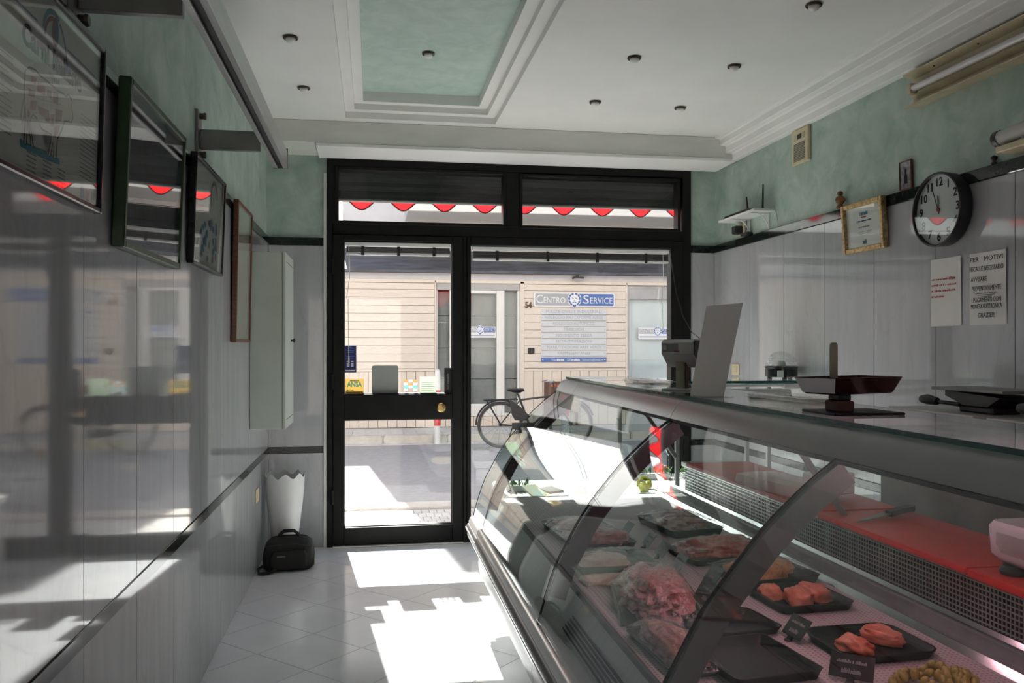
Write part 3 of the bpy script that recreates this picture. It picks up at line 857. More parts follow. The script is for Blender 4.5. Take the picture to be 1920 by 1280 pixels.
# upper storey
b = MB(); b.box(-0.50, 16, 15.0, 20, 2.6, 8.0)
up = b.done('upper_storey', 'render', opp, None)
b = MB(); b.box(0.57, 16, 13.75, 15.0, 3.585, 3.74, 0.01); b.done('balcony_slab', 'doorwhite', opp)
b = MB(); b.box(0.75, 16, 14.96, 15.0, 3.0, 3.585); b.done('balcony_shade', 'rendershade', opp)  # darker layer paints the balcony's shadow onto the wall behind it
for z in (3.40, 3.33):
    b = MB(); b.tube([(-6, 13.9, z + 0.1), (-2, 13.9, z + 0.02), (1, 13.9, z - 0.03), (4, 13.9, z - 0.06), (9, 13.9, z - 0.02)], 0.006, 5); b.done('facade_cable', 'ink', opp)

# timber cladding: each board its own piece
def cladding(x0, x1):
    z = 2.455
    k = 0
    while z > 1.03:
        h = 0.1355 if k else 0.11
        z0 = max(z - h, 1.012)
        b = MB(); b.box(x0, x1, FY - 0.012 - 0.003 * random.random(), FY + 0.03, z0 + 0.005, z, 0.004); b.done('cladding_board', 'cladding', opp)
        z = z0
        k += 1
    b = MB(); b.box(x0, x1, FY - 0.022, FY + 0.03, 0.968, 1.008, 0.004); b.done('cladding_rail', 'cladding', opp)
    n = max(1, round((x1 - x0) / 0.16))
    src = None
    wv = (x1 - x0) / n
    for i in range(n):
        xx = x0 + wv * (i + 0.5)
        if src is None:
            b = MB(); b.box(xx - wv / 2 + 0.003, xx + wv / 2 - 0.003, FY - 0.012, FY + 0.03, 0.03, 0.965, 0.004); src = b.done('cladding_board', 'claddingv', opp)
        else:
            share(src, 'cladding_board', (xx, FY + 0.009, 0.4975), opp)
    b = MB(); b.box(x0, x1, FY + 0.03, FY + 0.06, 0.02, 2.46); b.done('cladding_back', 'gap', opp, None)
cladding(-3.2, 1.045); cladding(2.58, 4.39); cladding(5.93, 7.2)
b = MB()
for x0, x1 in ((1.047, 1.075), (2.514, 2.578), (4.392, 4.42), (5.9, 5.928)):
    b.box(x0, x1, FY - 0.03, FY + 0.06, 0.03, 2.50, 0.004)
b.box(-3.2, 7.2, FY - 0.03, FY + 0.06, 2.462, 2.518, 0.004)
b.done('cladding_trim', 'cladding', opp)
# knots in the boards are left to the grain; base step below the door
n_ = 9
for i in range(n_):
    wv = (2.512 - 1.076) / n_
    xx = 1.076 + wv * (i + 0.5)
    b = MB(); b.box(xx - wv / 2 + 0.003, xx + wv / 2 - 0.003, FY - 0.012, FY + 0.06, 0.03, 0.195, 0.004); b.done('cladding_board', 'claddingv', opp)

od = struct('door_2', (1.79, FY, 0.2), 'white framed glazed door of the shop across the street')
b = MB()
for x0, x1 in ((1.078, 1.098), (1.301, 1.400), (1.60, 1.656), (2.105, 2.243), (2.466, 2.510)):
    b.box(x0, x1, FY + 0.0, FY + 0.07, 0.2, 2.345, 0.005)
for x0, x1, z0, z1 in ((1.40, 1.60, 0.2, 2.345), (1.656, 2.105, 0.2, 0.41), (1.656, 2.105, 2.289, 2.345), (1.098, 1.301, 0.2, 0.25), (2.243, 2.466, 0.2, 0.25)):
    b.box(x0, x1, FY + 0.01, FY + 0.06, z0, z1, 0.005)
b.done('door_frame', 'doorwhite', od)
b = MB(); b.box(1.078, 2.510, FY + 0.0, FY + 0.10, 2.347, 2.478, 0.005); b.done('shutter_box', 'shutbox', od)
for x0, x1 in ((1.098, 1.301), (1.656, 2.105), (2.243, 2.466)):
    b = MB(); b.box(x0, x1, FY + 0.035, FY + 0.041, 0.25, 2.345); b.done('pane', 'pane', od, None)
zz = 0.21
for h in (0.62, 0.53, 0.55, 0.42):
    b = MB(); b.box(1.08, 2.51, FY + 0.14, FY + 0.16, zz + 0.006, zz + h - 0.003, 0.003); b.done('blind_panel', 'greypanel', od, None); zz += h
# glass decals and main sign
def small_sign(x0, x1, z0, z1, y, par):
    b = MB(); b.box(x0, x1, y - 0.004, y, z0, z1); p = b.done('window_decal', 'signwhite', par, None)
    cx, hz = (x0 + x1) / 2, z1 - z0
    b = MB(); b.box(x0 + 0.01, cx - 0.03, y - 0.006, y - 0.004, z0 + hz * 0.48, z1 - 0.018); b.done('grey_field', 'signgrey', p, None)
    b = MB(); b.box(cx + 0.0, x1 - 0.01, y - 0.006, y - 0.004, z0 + hz * 0.48, z1 - 0.018); b.done('blue_field', 'signblue', p, None)
    text('CENTRO', 0.08, PM(((x0 + cx) / 2 - 0.02, y - 0.007, z0 + hz * 0.69), *FRONT), 'signwhite', p, width=(cx - x0) * 0.78)
    text('SERVICE', 0.08, PM(((x1 + cx) / 2 + 0.03, y - 0.007, z0 + hz * 0.69), *FRONT), 'signwhite', p, width=(x1 - cx) * 0.66)
    lion(p, cx - 0.01, y - 0.0075, z0 + hz * 0.7, hz * 0.36)
    b = MB(); b.box(x0 + 0.02, x1 - 0.02, y - 0.006, y - 0.004, z0 + hz * 0.16, z0 + hz * 0.27); b.done('print_line', 'signtext', p, None)
def lion(par, cx, y, cz, s):
    """lion head emblem on a pointed shield"""
    T = lambda pts: [(cx + u * s, cz + v * s) for u, v in pts]
    b = MB(); b.prism(T([(-0.95, 0.55), (-0.55, 0.95), (0, 1.15), (0.55, 0.95), (0.95, 0.55), (1.05, 0), (0.9, -0.55), (0.45, -0.95), (0, -1.3), (-0.45, -0.95), (-0.9, -0.55), (-1.05, 0)]), 'Y', y - 0.002, y)
    p = b.done('emblem', 'signwhite', par, None)
    for sx in (-1, 1):
        for pts in (((0.12, 1.02), (0.5, 0.86), (0.42, 0.62), (0.1, 0.72)), ((0.55, 0.82), (0.86, 0.5), (0.62, 0.38), (0.46, 0.58)), ((0.9, 0.42), (0.96, 0.02), (0.66, -0.1), (0.64, 0.3)),
                    ((0.95, -0.08), (0.8, -0.5), (0.52, -0.45), (0.64, -0.18)), ((0.74, -0.58), (0.4, -0.88), (0.28, -0.66), (0.48, -0.5)), ((0.3, -0.92), (0.0, -1.2), (0.0, -0.82), (0.2, -0.72))):
            b = MB(); q = T([(sx * u, v) for u, v in pts]); b.prism(q, 'Y', y - 0.0035, y - 0.002); b.done('mane', 'signblue', p, None)
        b = MB(); b.prism(T([(sx * 0.12, 0.22), (sx * 0.38, 0.30), (sx * 0.34, 0.16), (sx * 0.14, 0.12)]), 'Y', y - 0.0035, y - 0.002); b.done('eye', 'signblue', p, None)
        b = MB(); b.prism(T([(sx * 0.03, -0.30), (sx * 0.30, -0.36), (sx * 0.22, -0.46), (sx * 0.03, -0.42)]), 'Y', y - 0.0035, y - 0.002); b.done('muzzle', 'signblue', p, None)
    b = MB(); b.prism(T([(-0.14, -0.1), (0.14, -0.1), (0.0, -0.26)]), 'Y', y - 0.0035, y - 0.002); b.done('nose', 'signblue', p, None)
small_sign(1.40 + 0.17, 2.098, 1.537, 1.727, FY + 0.032, od)
ow = struct('window_4', (5.16, FY, 0.55), 'pale blind window of the shop across the street')
b = MB()
for x0, x1, z0, z1 in ((4.422, 4.46, 0.55, 2.44), (5.86, 5.898, 0.55, 2.44), (4.46, 5.86, 0.55, 0.60), (4.46, 5.86, 2.40, 2.44)):
    b.box(x0, x1, FY, FY + 0.07, z0, z1, 0.004)
b.done('window_frame', 'shutbox', ow)
b = MB(); b.box(4.46, 5.86, FY + 0.0, FY + 0.09, 2.22, 2.40, 0.004); b.done('shutter_box', 'shutbox', ow)
b = MB(); b.box(4.46, 5.86, FY + 0.035, FY + 0.041, 0.60, 2.22); b.done('pane', 'pane', ow, None)
for k in range(3):
    b = MB(); b.box(4.46, 5.86, FY + 0.12, FY + 0.14, 0.6 + 0.54 * k + 0.003, 0.6 + 0.54 * (k + 1)); b.done('blind_panel', 'bluepanel', ow, None)
small_sign(4.636, 5.36, 1.513, 1.719, FY + 0.032, ow)

sg = thing('shop_sign', 'large grey and blue shop sign board with lion emblem', 'sign', (3.46, FY - 0.04, 2.07))
b = MB(); b.prism([(3.462 + p[0], 2.195 + p[1]) for p in rrect(1.44, 0.245, 0.03, 4)], 'Y', FY - 0.045, FY - 0.02); b.done('board', 'signwhite', sg)
b = MB(); b.prism([(3.12 + p[0], 2.195 + p[1]) for p in rrect(0.70, 0.205, 0.02, 4)], 'Y', FY - 0.049, FY - 0.044); b.done('grey_field', 'signgrey', sg)
b = MB(); b.prism([(3.81 + p[0], 2.195 + p[1]) for p in rrect(0.70, 0.205, 0.02, 4)], 'Y', FY - 0.049, FY - 0.044); b.done('blue_field', 'signblue', sg)
text('C', 0.21, PM((2.845, FY - 0.051, 2.195), *FRONT), 'signwhite', sg, width=0.115)
text('ENTRO', 0.15, PM((3.105, FY - 0.051, 2.178), *FRONT), 'signwhite', sg, width=0.38)
text('S', 0.21, PM((3.665, FY - 0.051, 2.195), *FRONT), 'signwhite', sg, width=0.10)
text('ERVICE', 0.15, PM((3.935, FY - 0.051, 2.178), *FRONT), 'signwhite', sg, width=0.40)
lion(sg, 3.458, FY - 0.052, 2.198, 0.118)
zt = 2.03
rows = ['PULIZIE CIVILI E INDUSTRIALI', 'NOLEGGIO PIATTAFORME AEREE', 'NOLEGGIO AUTOMEZZI', 'TRASLOCHI', 'MOVIMENTO TERRA', 'RISTRUTTURAZIONI', 'MANUTENZIONE AREE VERDI', 'RAPPRESENTANZE', '']
wid = [0.98, 1.03, 0.74, 0.36, 0.64, 0.64, 0.95, 0.58, 1.02]
ords = ['first', 'second', 'third', 'fourth', 'fifth', 'sixth', 'seventh', 'eighth', 'lowest']
for k, t_ in enumerate(rows):
    last = k == 8
    zc = 1.9875 - 0.1025 * k if not last else 1.158
    b = MB(); b.box(2.876, 4.035, FY - 0.036, FY - 0.016, zc - (0.046 if not last else 0.038), zc + (0.043 if not last else 0.042), 0.003)
    p = b.done('service_plaque', 'signblue' if last else 'signpale', None)
    tag(p, 'bright blue plaque with phone numbers at the foot of the sign list' if last else 'pale plaque reading %s on the timber wall' % t_, 'sign', 'service plaques under the sign')
    if last:
        for t2, xc, w2 in (('Tel.', 3.075, 0.05), ('- Cell.', 3.355, 0.09), ('- Centroservice@hotmail.com', 3.78, 0.40)):
            text(t2, 0.052, PM((xc, FY - 0.0375, zc), *FRONT), 'signwhite', p, width=w2)
        for xc, w2 in ((3.20, 0.17), (3.485, 0.15)):
            marks(PM((xc, FY - 0.0375, zc), *FRONT), w2, 0.036, 'signwhite', p, xc)
    else:
        text(t_, 0.072, PM((3.455, FY - 0.0375, zc), *FRONT), 'signtext', p, width=wid[k])
    for xx in (2.905, 4.005):
        b = MB(); b.cyl((xx, FY - 0.040, zc), (xx, FY - 0.036, zc), 0.008, n=8); b.done('screw', 'chrome' if last else 'signtext', p, None)
hn = thing('house_number', 'dark brown house number 54 on the timber wall', 'number', (2.65, FY - 0.02, 2.03))
text('54', 0.15, PM((2.655, FY - 0.022, 2.092), *FRONT), 'brownboard', hn, 'digits', width=0.115, bold=0.004, ext=0.006)
ib = thing('intercom', 'small black keypad box on the timber wall', 'intercom', (2.70, FY - 0.04, 1.27))
b = MB(); b.box(2.648, 2.758, FY - 0.05, FY - 0.012, 1.268, 1.362, 0.008); b.done('case', 'black', ib)
b = MB(); b.box(2.664, 2.715, FY - 0.053, FY - 0.05, 1.287, 1.30, 0.001); b.done('key', 'stickeryellow', ib)
fl = thing('floodlight', 'flat floodlight under the dark roof edge opposite', 'light', (3.5, 14.2, 2.55))
b = MB(); b.box(3.42, 3.60, 14.12, 14.27, 2.552, 2.585, 0.006); b.done('case', 'black', fl)
b = MB(); b.box(3.44, 3.58, 14.13, 14.24, 2.548, 2.552); b.done('lens', 'signwhite', fl, None)
b = MB(); b.box(3.49, 3.53, 14.2, 14.29, 2.585, 2.615); b.done('bracket', 'black', fl, None)
bb_ = thing('menu_board', 'dark brown board with orange script against the timber wall', 'board', (3.25, FY - 0.05, 0.03))
b = MB(); b.box(2.93, 3.55, FY - 0.06, FY - 0.025, 0.25, 0.783, 0.006); b.done('panel', 'brownboard', bb_)
for x in (2.96, 3.48):
    b = MB(); b.box(x, x + 0.04, FY - 0.055, FY - 0.03, 0.027, 0.25); b.done('leg', 'brownboard', bb_, None)
marks(PM((3.14, FY - 0.062, 0.72), *FRONT), 0.20, 0.05, 'orange', bb_, 4.4)

def bollard(x, y, zb, zt, r, z1, z2, label):
    o = thing('bollard', label, 'bollard', (x, y, zb), 'bollards along the kerb')
    b = MB(); b.lathe([(r, 0), (r, z2 - zb)], (x, y, zb), 16); b.done('post', 'white', o, 40)
    b = MB(); b.lathe([(r * 1.03, 0), (r * 1.03, z1 - z2)], (x, y, z2), 16); b.done('red_band', 'bollardred', o, 40)
    b = MB(); b.lathe([(r, 0), (r, (zt - z1) * 0.7), (r * 0.8, (zt - z1) * 0.9), (0.0, zt - z1)], (x, y, z1), 16); b.done('cap', 'white', o, 40)
bollard(0.99, 12.93, -0.1, 1.06, 0.048, 0.72, 0.18, 'tall red and white bollard left of the bicycle')
bollard(3.0, 12.95, -0.1, 0.885, 0.055, 0.74, 0.30, 'red and white bollard right of the bicycle saddle')

# bicycle at the far kerb
bk = thing('bicycle', 'black city bicycle with rear rack parked at the far kerb', 'bicycle', (2.4, 12.3, -0.1))
BY = 12.3
def wheel(hx, hz, R):
    cir = lambda rr, n=40: [(hx + rr * math.cos(2 * math.pi * k / n), BY, hz + rr * math.sin(2 * math.pi * k / n)) for k in range(n)]
    b = MB(); b.tube(cir(R - 0.02), 0.021, 8, True); t = b.done('tyre', 'tyre', bk)
    b = MB(); b.tube(cir(R - 0.045), 0.010, 6, True); b.done('rim', 'aludark', bk)
    b = MB(); b.cyl((hx, BY - 0.05, hz), (hx, BY + 0.05, hz), 0.022, n=12); b.done('hub', 'bike', bk)
    for k in range(14):
        a = 2 * math.pi * k / 14
        b = MB(); b.cyl((hx, BY + (0.02 if k % 2 else -0.02), hz), (hx + (R - 0.05) * math.cos(a + 0.12), BY, hz + (R - 0.05) * math.sin(a + 0.12)), 0.0024, n=4); b.done('spoke', 'aludark', bk, None)
    b = MB(); b.tube([(hx + (R + 0.02) * math.cos(a), BY, hz + (R + 0.02) * math.sin(a)) for a in [math.radians(20 + k * 10) for k in range(17)]], 0.014, 6); b.done('mudguard', 'bike', bk)
R_ = 0.34
wheel(1.866, 0.24, R_); wheel(2.93, 0.24, R_)
H1, BB, ST, HT, HB = (1.866, BY, 0.24), (2.31, BY, 0.20), (2.165, BY, 0.60), (2.70, BY, 0.66), (2.735, BY, 0.55)
for nm, pts, rr in (('seat_tube', (BB, ST, (2.115, BY, 0.715)), 0.016), ('top_tube', (ST, HT), 0.014), ('down_tube', (BB, HB), 0.018), ('head_tube', (HT, HB), 0.02), ('chain_stay', (H1, BB), 0.011), ('seat_stay', (H1, ST), 0.010), ('fork', (HB, (2.85, BY, 0.36), (2.93, BY, 0.24)), 0.013), ('stem', (HT, (2.66, BY, 0.86)), 0.012)):
    b = MB(); b.tube(pts, rr, 8); b.done(nm, 'bike', bk)
b = MB(); b.tube([(2.55, BY - 0.28, 0.86), (2.62, BY - 0.24, 0.88), (2.67, BY - 0.05, 0.87), (2.67, BY + 0.05, 0.87), (2.62, BY + 0.24, 0.88), (2.55, BY + 0.28, 0.86)], 0.011, 8); b.done('handlebar', 'chrome', bk)
b = MB(); b.loft([[(2.10 + dx + x, BY + y, z) for x, y in rrect(w2, l2, min(w2, l2) * 0.45, 5)] for dx, w2, l2, z in ((0.02, 0.10, 0.06, 0.708), (0.0, 0.26, 0.14, 0.735), (-0.01, 0.27, 0.15, 0.755), (0.0, 0.22, 0.10, 0.768))]); b.done('saddle', 'black', bk, 60)
b = MB(); b.tube([(1.62, BY - 0.06, 0.60), (2.12, BY - 0.05, 0.61), (2.12, BY + 0.05, 0.61), (1.62, BY + 0.06, 0.60)], 0.009, 6, True)
for k in range(4):
    b.tube([(1.68 + 0.1 * k, BY - 0.06, 0.60), (1.68 + 0.1 * k, BY + 0.06, 0.60)], 0.006, 6)
for sy in (-0.07, 0.07):
    b.tube([(1.66, BY + sy, 0.60), (1.866, BY + sy, 0.25)], 0.006, 6)
b.done('rear_rack', 'bike', bk)
b = MB(); b.prism([(1.99, 0.62), (2.16, 0.50), (2.30, 0.36), (2.23, 0.30), (2.07, 0.31), (2.02, 0.40), (2.01, 0.5)], 'Y', BY - 0.09, BY - 0.07); b.done('skirt_guard', 'rubber', bk)
b = MB(); b.prism([(2.03, 0.27), (2.34, 0.27), (2.40, 0.20), (2.34, 0.13), (2.03, 0.18)], 'Y', BY - 0.075, BY - 0.055); b.done('chain_guard', 'bike', bk)
b = MB(); b.tube([(2.31, BY - 0.08, 0.20), (2.40, BY - 0.10, 0.07)], 0.010, 6); b.box(2.36, 2.44, BY - 0.2, BY - 0.10, 0.055, 0.08, 0.004); b.done('pedal', 'black', bk)
b = MB(); b.tube([(2.05, BY + 0.05, 0.18), (2.0, BY + 0.18, -0.095)], 0.009, 6); b.done('kickstand', 'bike', bk)


# ================================================================== CEILING SPOTLIGHTS
SPOTS = [(-0.381, 4.14, 2.87, 'left of the green coffer, nearer the metal rail'), (-0.381, 4.935, 2.87, 'left of the green coffer, nearer the door'),
         (0.307, 4.66, 3.01, 'set in the green coffer panel'), (1.319, 4.145, 2.87, 'first right of the coffer, away from the bulkhead'),
         (1.876, 4.185, 2.87, 'between the coffer and cornice, middle of its row'), (1.326, 4.936, 2.87, 'near the bulkhead, beside the coffer'),
         (1.876, 4.972, 2.87, 'near the bulkhead, beside the cornice'), (1.876, 3.375, 2.87, 'at the top edge, nearest the strip lamp')]
for x, y, z, d in SPOTS:
    o = thing('ceiling_spotlight', 'small recessed ceiling spotlight ' + d, 'spotlight', (x, y, z), 'recessed ceiling spotlights')
    b = MB(); b.lathe([(0.022, -0.001), (0.034, -0.003), (0.036, -0.007), (0.033, -0.012), (0.027, -0.011), (0.024, -0.004)], (x, y, z), 24); b.done('ring', 'rustring', o, 40)
    b = MB(); b.lathe([(0.023, -0.002), (0.024, -0.016), (0.020, -0.025), (0.010, -0.030), (0.0, -0.031)], (x, y, z), 20); b.done('bulb', 'bulb', o, 60)

# ================================================================== LEFT WALL
WX = XL + 0.011
def wall_frame(name, label, y0, y1, z0, z1, depth, tilt, border, m, art, cat='picture', glassy=True, lip=0.006):
    """framed sheet hung on the left wall, top leaning out by tilt"""
    o = thing(name, label, cat, (WX, (y0 + y1) / 2, z0))
    h = z1 - z0
    ang = math.asin(tilt / h)
    # local: x along +Y, y up, z out of the wall
    mx = Matrix.Translation((WX + 0.002, (y0 + y1) / 2, z0)) @ Matrix.Rotation(ang, 4, 'Y') @ PM((0, 0, 0), *LEFTW)
    wd = (y1 - y0) / 2
    for nm, (a, c, e, f) in (('side_rail', (-wd, -wd + border, 0, h)), ('side_rail', (wd - border, wd, 0, h)), ('bottom_rail', (-wd + border, wd - border, 0, border)), ('top_rail', (-wd + border, wd - border, h - border, h))):
        b = MB(); b.box(a, c, e, f, 0, depth, 0.003, mx); b.done(nm, m, o)
    b = MB(); b.box(-wd + border, wd - border, border, h - border, depth * 0.3, depth * 0.3 + 0.003, 0, mx)
    sheet = b.done('print', art, o, None)
    if glassy:
        b = MB(); b.box(-wd + border, wd - border, border, h - border, depth - lip - 0.003, depth - lip, 0, mx); b.done('glass', 'picglass', o, None)
    return o, sheet, mx @ Matrix.Translation((0, 0, depth * 0.3 + 0.0036)), wd, h

po, sh, pm, wd, hh = wall_frame('meat_chart', 'black framed poster with a drawing of cow meat cuts', 1.60, 2.305, 1.737, 2.158, 0.022, 0.012, 0.014, 'blackgloss', 'poster')
def pp(Y, z):
    return (Y - 1.9525, z - 1.737)
def pmat(Y, z):
    u, v = pp(Y, z)
    return pm @ Matrix.Translation((u, v, 0))
text('Carni Italiane', 0.060, pmat(1.985, 2.022), 'ink', sh, width=0.345, bold=0.0022)
marks(pmat(1.985, 1.985), 0.07, 0.014, 'inkgrey', sh, 5.1)
def pline(pts, wdt, m, nm='drawn_line'):
    b = MB(); b.ribbon([pp(*p) for p in pts], wdt, pm); return b.done(nm, m, sh, None, normals=False)
pline([(1.70, 2.072), (1.885, 2.072)], 0.004, 'inkblue'); pline([(2.06, 2.072), (2.25, 2.072)], 0.004, 'inkblue')
arc = lambda cy, cz, rr, a0, a1, n=14: [(cy + rr * math.cos(math.radians(a0 + (a1 - a0) * k / n)), cz + rr * math.sin(math.radians(a0 + (a1 - a0) * k / n))) for k in range(n + 1)]
pline(arc(1.975, 2.065, 0.058, 175, 60), 0.012, 'inkcyan'); pline(arc(1.975, 2.06, 0.048, 180, 70), 0.010, 'inkmaroon'); pline(arc(1.955, 2.02, 0.105, 60, 5), 0.009, 'inkblue')
b = MB(); b.poly([pp(1.985 + 0.020 * math.cos(a), 2.085 + 0.032 * math.sin(a)) + (0.0006,) for a in [2 * math.pi * k / 20 for k in range(20)]], pm); b.done('emblem', 'inkmaroon', sh, None, normals=False)
b = MB(); b.poly([pp(1.990 + 0.011 * math.cos(a), 2.088 + 0.020 * math.sin(a)) + (0.001,) for a in [2 * math.pi * k / 20 for k in range(20)]], pm); b.done('emblem', 'inkblue', sh, None, normals=False)
Z0 = [(1.8319, 1.9523), (1.8493, 1.9643), (1.8806, 1.9694), (1.9084, 1.9652), (1.9517, 1.9661), (2.0024, 1.9647), (2.0581, 1.9671), (2.0748, 1.9752), (2.0895, 1.9706), (2.101, 1.9658), (2.0964, 1.9556), (2.1079, 1.9319), (2.0986, 1.9165), (2.0759, 1.9146), (2.0537, 1.908), (2.0395, 1.8846), (2.0149, 1.859), (2.0086, 1.8137), (1.9941, 1.8125), (1.99, 1.8491), (1.9767, 1.8117), (1.9636, 1.8111), (1.9818, 1.8601), (1.9245, 1.8579), (1.8963, 1.874), (1.8761, 1.8758), (1.8617, 1.8584), (1.8834, 1.8091), (1.8707, 1.8084), (1.8564, 1.852), (1.8511, 1.8556), (1.8476, 1.8072), (1.8354, 1.8065), (1.8388, 1.863), (1.8319, 1.8962), (1.8285, 1.9232), (1.8319, 1.9523)]
cow = Z0
b = MB(); b.poly([pp(*p) + (0.0003,) for p in cow[:-1]], pm); bmesh.ops.triangulate(b.b, faces=b.b.faces[:]); b.done('cow_body', mat('cow_print', (0.56, 0.54, 0.49), (0.60, 0.58, 0.53), scale=20, rough=0.8), sh, None, normals=False)
pline(cow, 0.0045, 'ink', 'cow_outline')
pline([(1.8319, 1.9516), (1.8302, 1.9237), (1.8285, 1.8952), (1.8199, 1.8718), (1.8165, 1.857), (1.8233, 1.8427), (1.8319, 1.8611), (1.8354, 1.8972)], 0.004, 'inkgrey', 'cow_tail')
for q in (((1.8626, 1.9515), (1.8898, 1.9546), (1.8852, 1.9405), (1.8626, 1.9372)), ((1.8944, 1.9506), (1.937, 1.9526), (1.937, 1.9321), (1.8944, 1.9288)), ((1.9468, 1.95), (1.9716, 1.9517), (1.9716, 1.9366), (1.9468, 1.935)), ((1.9818, 1.9547), (2.0128, 1.9582), (2.0107, 1.9324), (1.9818, 1.9319)), ((1.8626, 1.9015), (1.8944, 1.9088), (1.8898, 1.8875), (1.8581, 1.8806)), ((1.8476, 1.8795), (1.8626, 1.8765), (1.8581, 1.8646), (1.8458, 1.8648)), ((1.899, 1.901), (1.9616, 1.9072), (1.9666, 1.8859), (1.9084, 1.8853)), ((1.9716, 1.9024), (1.992, 1.906), (1.99, 1.8805), (1.9716, 1.8777)), ((1.9972, 1.9209), (2.0395, 1.9286), (2.0341, 1.9036), (1.9972, 1.8901)), ((1.9419, 1.8906), (1.9696, 1.8935), (1.9676, 1.8824), (1.9419, 1.8794)), ((1.992, 1.883), (2.0288, 1.8924), (2.0149, 1.8675), (1.9941, 1.8605)), ((1.8493, 1.9225), (1.8852, 1.9261), (1.8806, 1.9121), (1.8493, 1.9065))):
    b = MB(); b.poly([pp(*p) + (0.0007,) for p in q], pm); b.done('meat_cut', 'inkmaroon', sh, None, normals=False)
for p, q in (((1.9322, 1.9512), (1.9274, 1.8941)), ((1.9767, 1.9532), (1.9666, 1.8746)), ((1.8944, 1.9142), (2.0449, 1.942)), ((2.0128, 1.9562), (1.9972, 1.8593))):
    pline([p, q], 0.0015, 'inkgrey')
gr = [(1.8165, 1.8118), (1.8761, 1.8118), (1.9517, 1.8182), (2.0288, 1.8181), (2.0341, 1.8056), (1.9616, 1.7997), (1.8761, 1.7974), (1.8191, 1.7967)]
b = MB(); b.poly([pp(*p) + (0.0002,) for p in gr], pm); b.done('ground_patch', 'inkcyan', sh, None, normals=False)
for k in range(15):
    pline([(1.63, 1.955 - 0.0105 * k), (1.775 - 0.02 * (k % 4 == 3), 1.955 - 0.0105 * k)], 0.0028, 'inkgrey', 'print_line')
    pline([(2.16, 1.955 - 0.0105 * k), (2.275 - 0.02 * (k % 5 == 3), 1.955 - 0.0105 * k)], 0.0024, 'inkgrey', 'print_line')
for c_ in range(3):
    for k in range(5):
        pline([(1.85 + 0.085 * c_, 1.795 - 0.009 * k), (1.90 + 0.085 * c_, 1.795 - 0.009 * k)], 0.003, 'inkgrey', 'print_line')
for yy, m_ in ((2.185, 'inkblue'), (2.225, 'inkmaroon'), (2.262, 'ink')):
    b = MB(); b.poly([pp(yy - 0.012, 1.757) + (0.0005,), pp(yy + 0.012, 1.757) + (0.0005,), pp(yy + 0.012, 1.783) + (0.0005,), pp(yy - 0.012, 1.783) + (0.0005,)], pm); b.done('stamp', m_, sh, None, normals=False)

wall_frame('mirror_picture', 'large green framed dark glass picture beside the cow poster', 2.452, 3.150, 1.672, 2.140, 0.034, 0.020, 0.020, 'greenwood', 'darkreflect', lip=0.004)
o3, s3_, m3, w3, h3 = wall_frame('notice_poster', 'black framed poster with blurry blue-grey shapes under the rail bracket', 3.40, 4.06, 1.718, 2.148, 0.026, 0.016, 0.014, 'blackgloss', 'poster', lip=0.004)
b = MB(); b.ribbon([(0.12 + 0.07 * math.cos(a), 0.33 + 0.06 * math.sin(a)) for a in [math.pi * k / 10 * 1.3 for k in range(11)]], 0.02, m3); b.done('drawn_line', 'inkgrey', s3_, None, normals=False)
rs = random.Random(3)
for k in range(26):
    u, v = rs.uniform(-0.25, 0.25), rs.uniform(0.05, 0.22)
    b = MB(); b.poly([(u + 0.026 * math.cos(a) * rs.uniform(0.6, 1.3), v + 0.018 * math.sin(a) * rs.uniform(0.6, 1.3), 0.0004 + 0.00002 * k) for a in [2 * math.pi * q / 7 for q in range(7)]], m3); b.done('print_shape', ('inkblue', 'inkgrey', 'inkcyan')[k % 3], s3_, None, normals=False)
wall_frame('tall_picture', 'tall narrow red-brown wooden frame with a faded print', 4.44, 4.955, 1.418, 2.142, 0.026, 0.014, 0.018, 'brownwood', mat('faded_print', (0.42, 0.38, 0.28), (0.50, 0.47, 0.37), scale=7, rough=0.6), lip=0.004)

# overhead meat rail on wall brackets
rl = thing('meat_rail', 'grey metal overhead rail on wall brackets above the pictures', 'rail', (-0.43, 3.0, 2.25))
b = MB(); b.box(-0.462, -0.444, 0.2, 4.17, 2.249, 2.259, 0.001); b.box(-0.418, -0.398, 0.2, 4.17, 2.249, 2.259, 0.001); b.done('lower_flange', 'alu', rl)
b = MB(); b.box(-0.402, -0.398, 0.2, 4.17, 2.259, 2.330, 0.0012); b.box(-0.462, -0.458, 0.2, 4.17, 2.259, 2.330, 0.0012); b.box(-0.458, -0.402, 0.2, 4.17, 2.326, 2.330, 0.0012); b.done('channel', 'alu', rl)
b = MB(); b.box(-0.456, -0.404, 0.2, 4.165, 2.268, 2.325); b.done('slot_lining', 'black', rl, None)
b = MB(); b.box(-0.464, -0.396, 4.17, 4.174, 2.247, 2.345, 0.001); b.done('end_plate', 'aludark', rl)
for yy in (2.19, 3.66):
    b = MB(); b.box(-0.700, -0.460, yy - 0.004, yy + 0.022, 2.213, 2.295, 0.002); ar = b.done('arm', 'aludark', rl)
    b = MB(); b.box(XL, -0.701, yy - 0.035, yy + 0.045, 2.17, 2.37, 0.002); pl_ = b.done('wall_plate', 'aludark', rl)
    for zz in (2.19, 2.35):
        b = MB(); b.lathe([(0.013, 0), (0.013, 0.014), (0.016, 0.016), (0.014, 0.024), (0, 0.026)], n=12, mx=PM((-0.701, yy + 0.005, zz), (0, 1, 0), (0, 0, 1))); b.done('bolt', 'rustring', pl_)

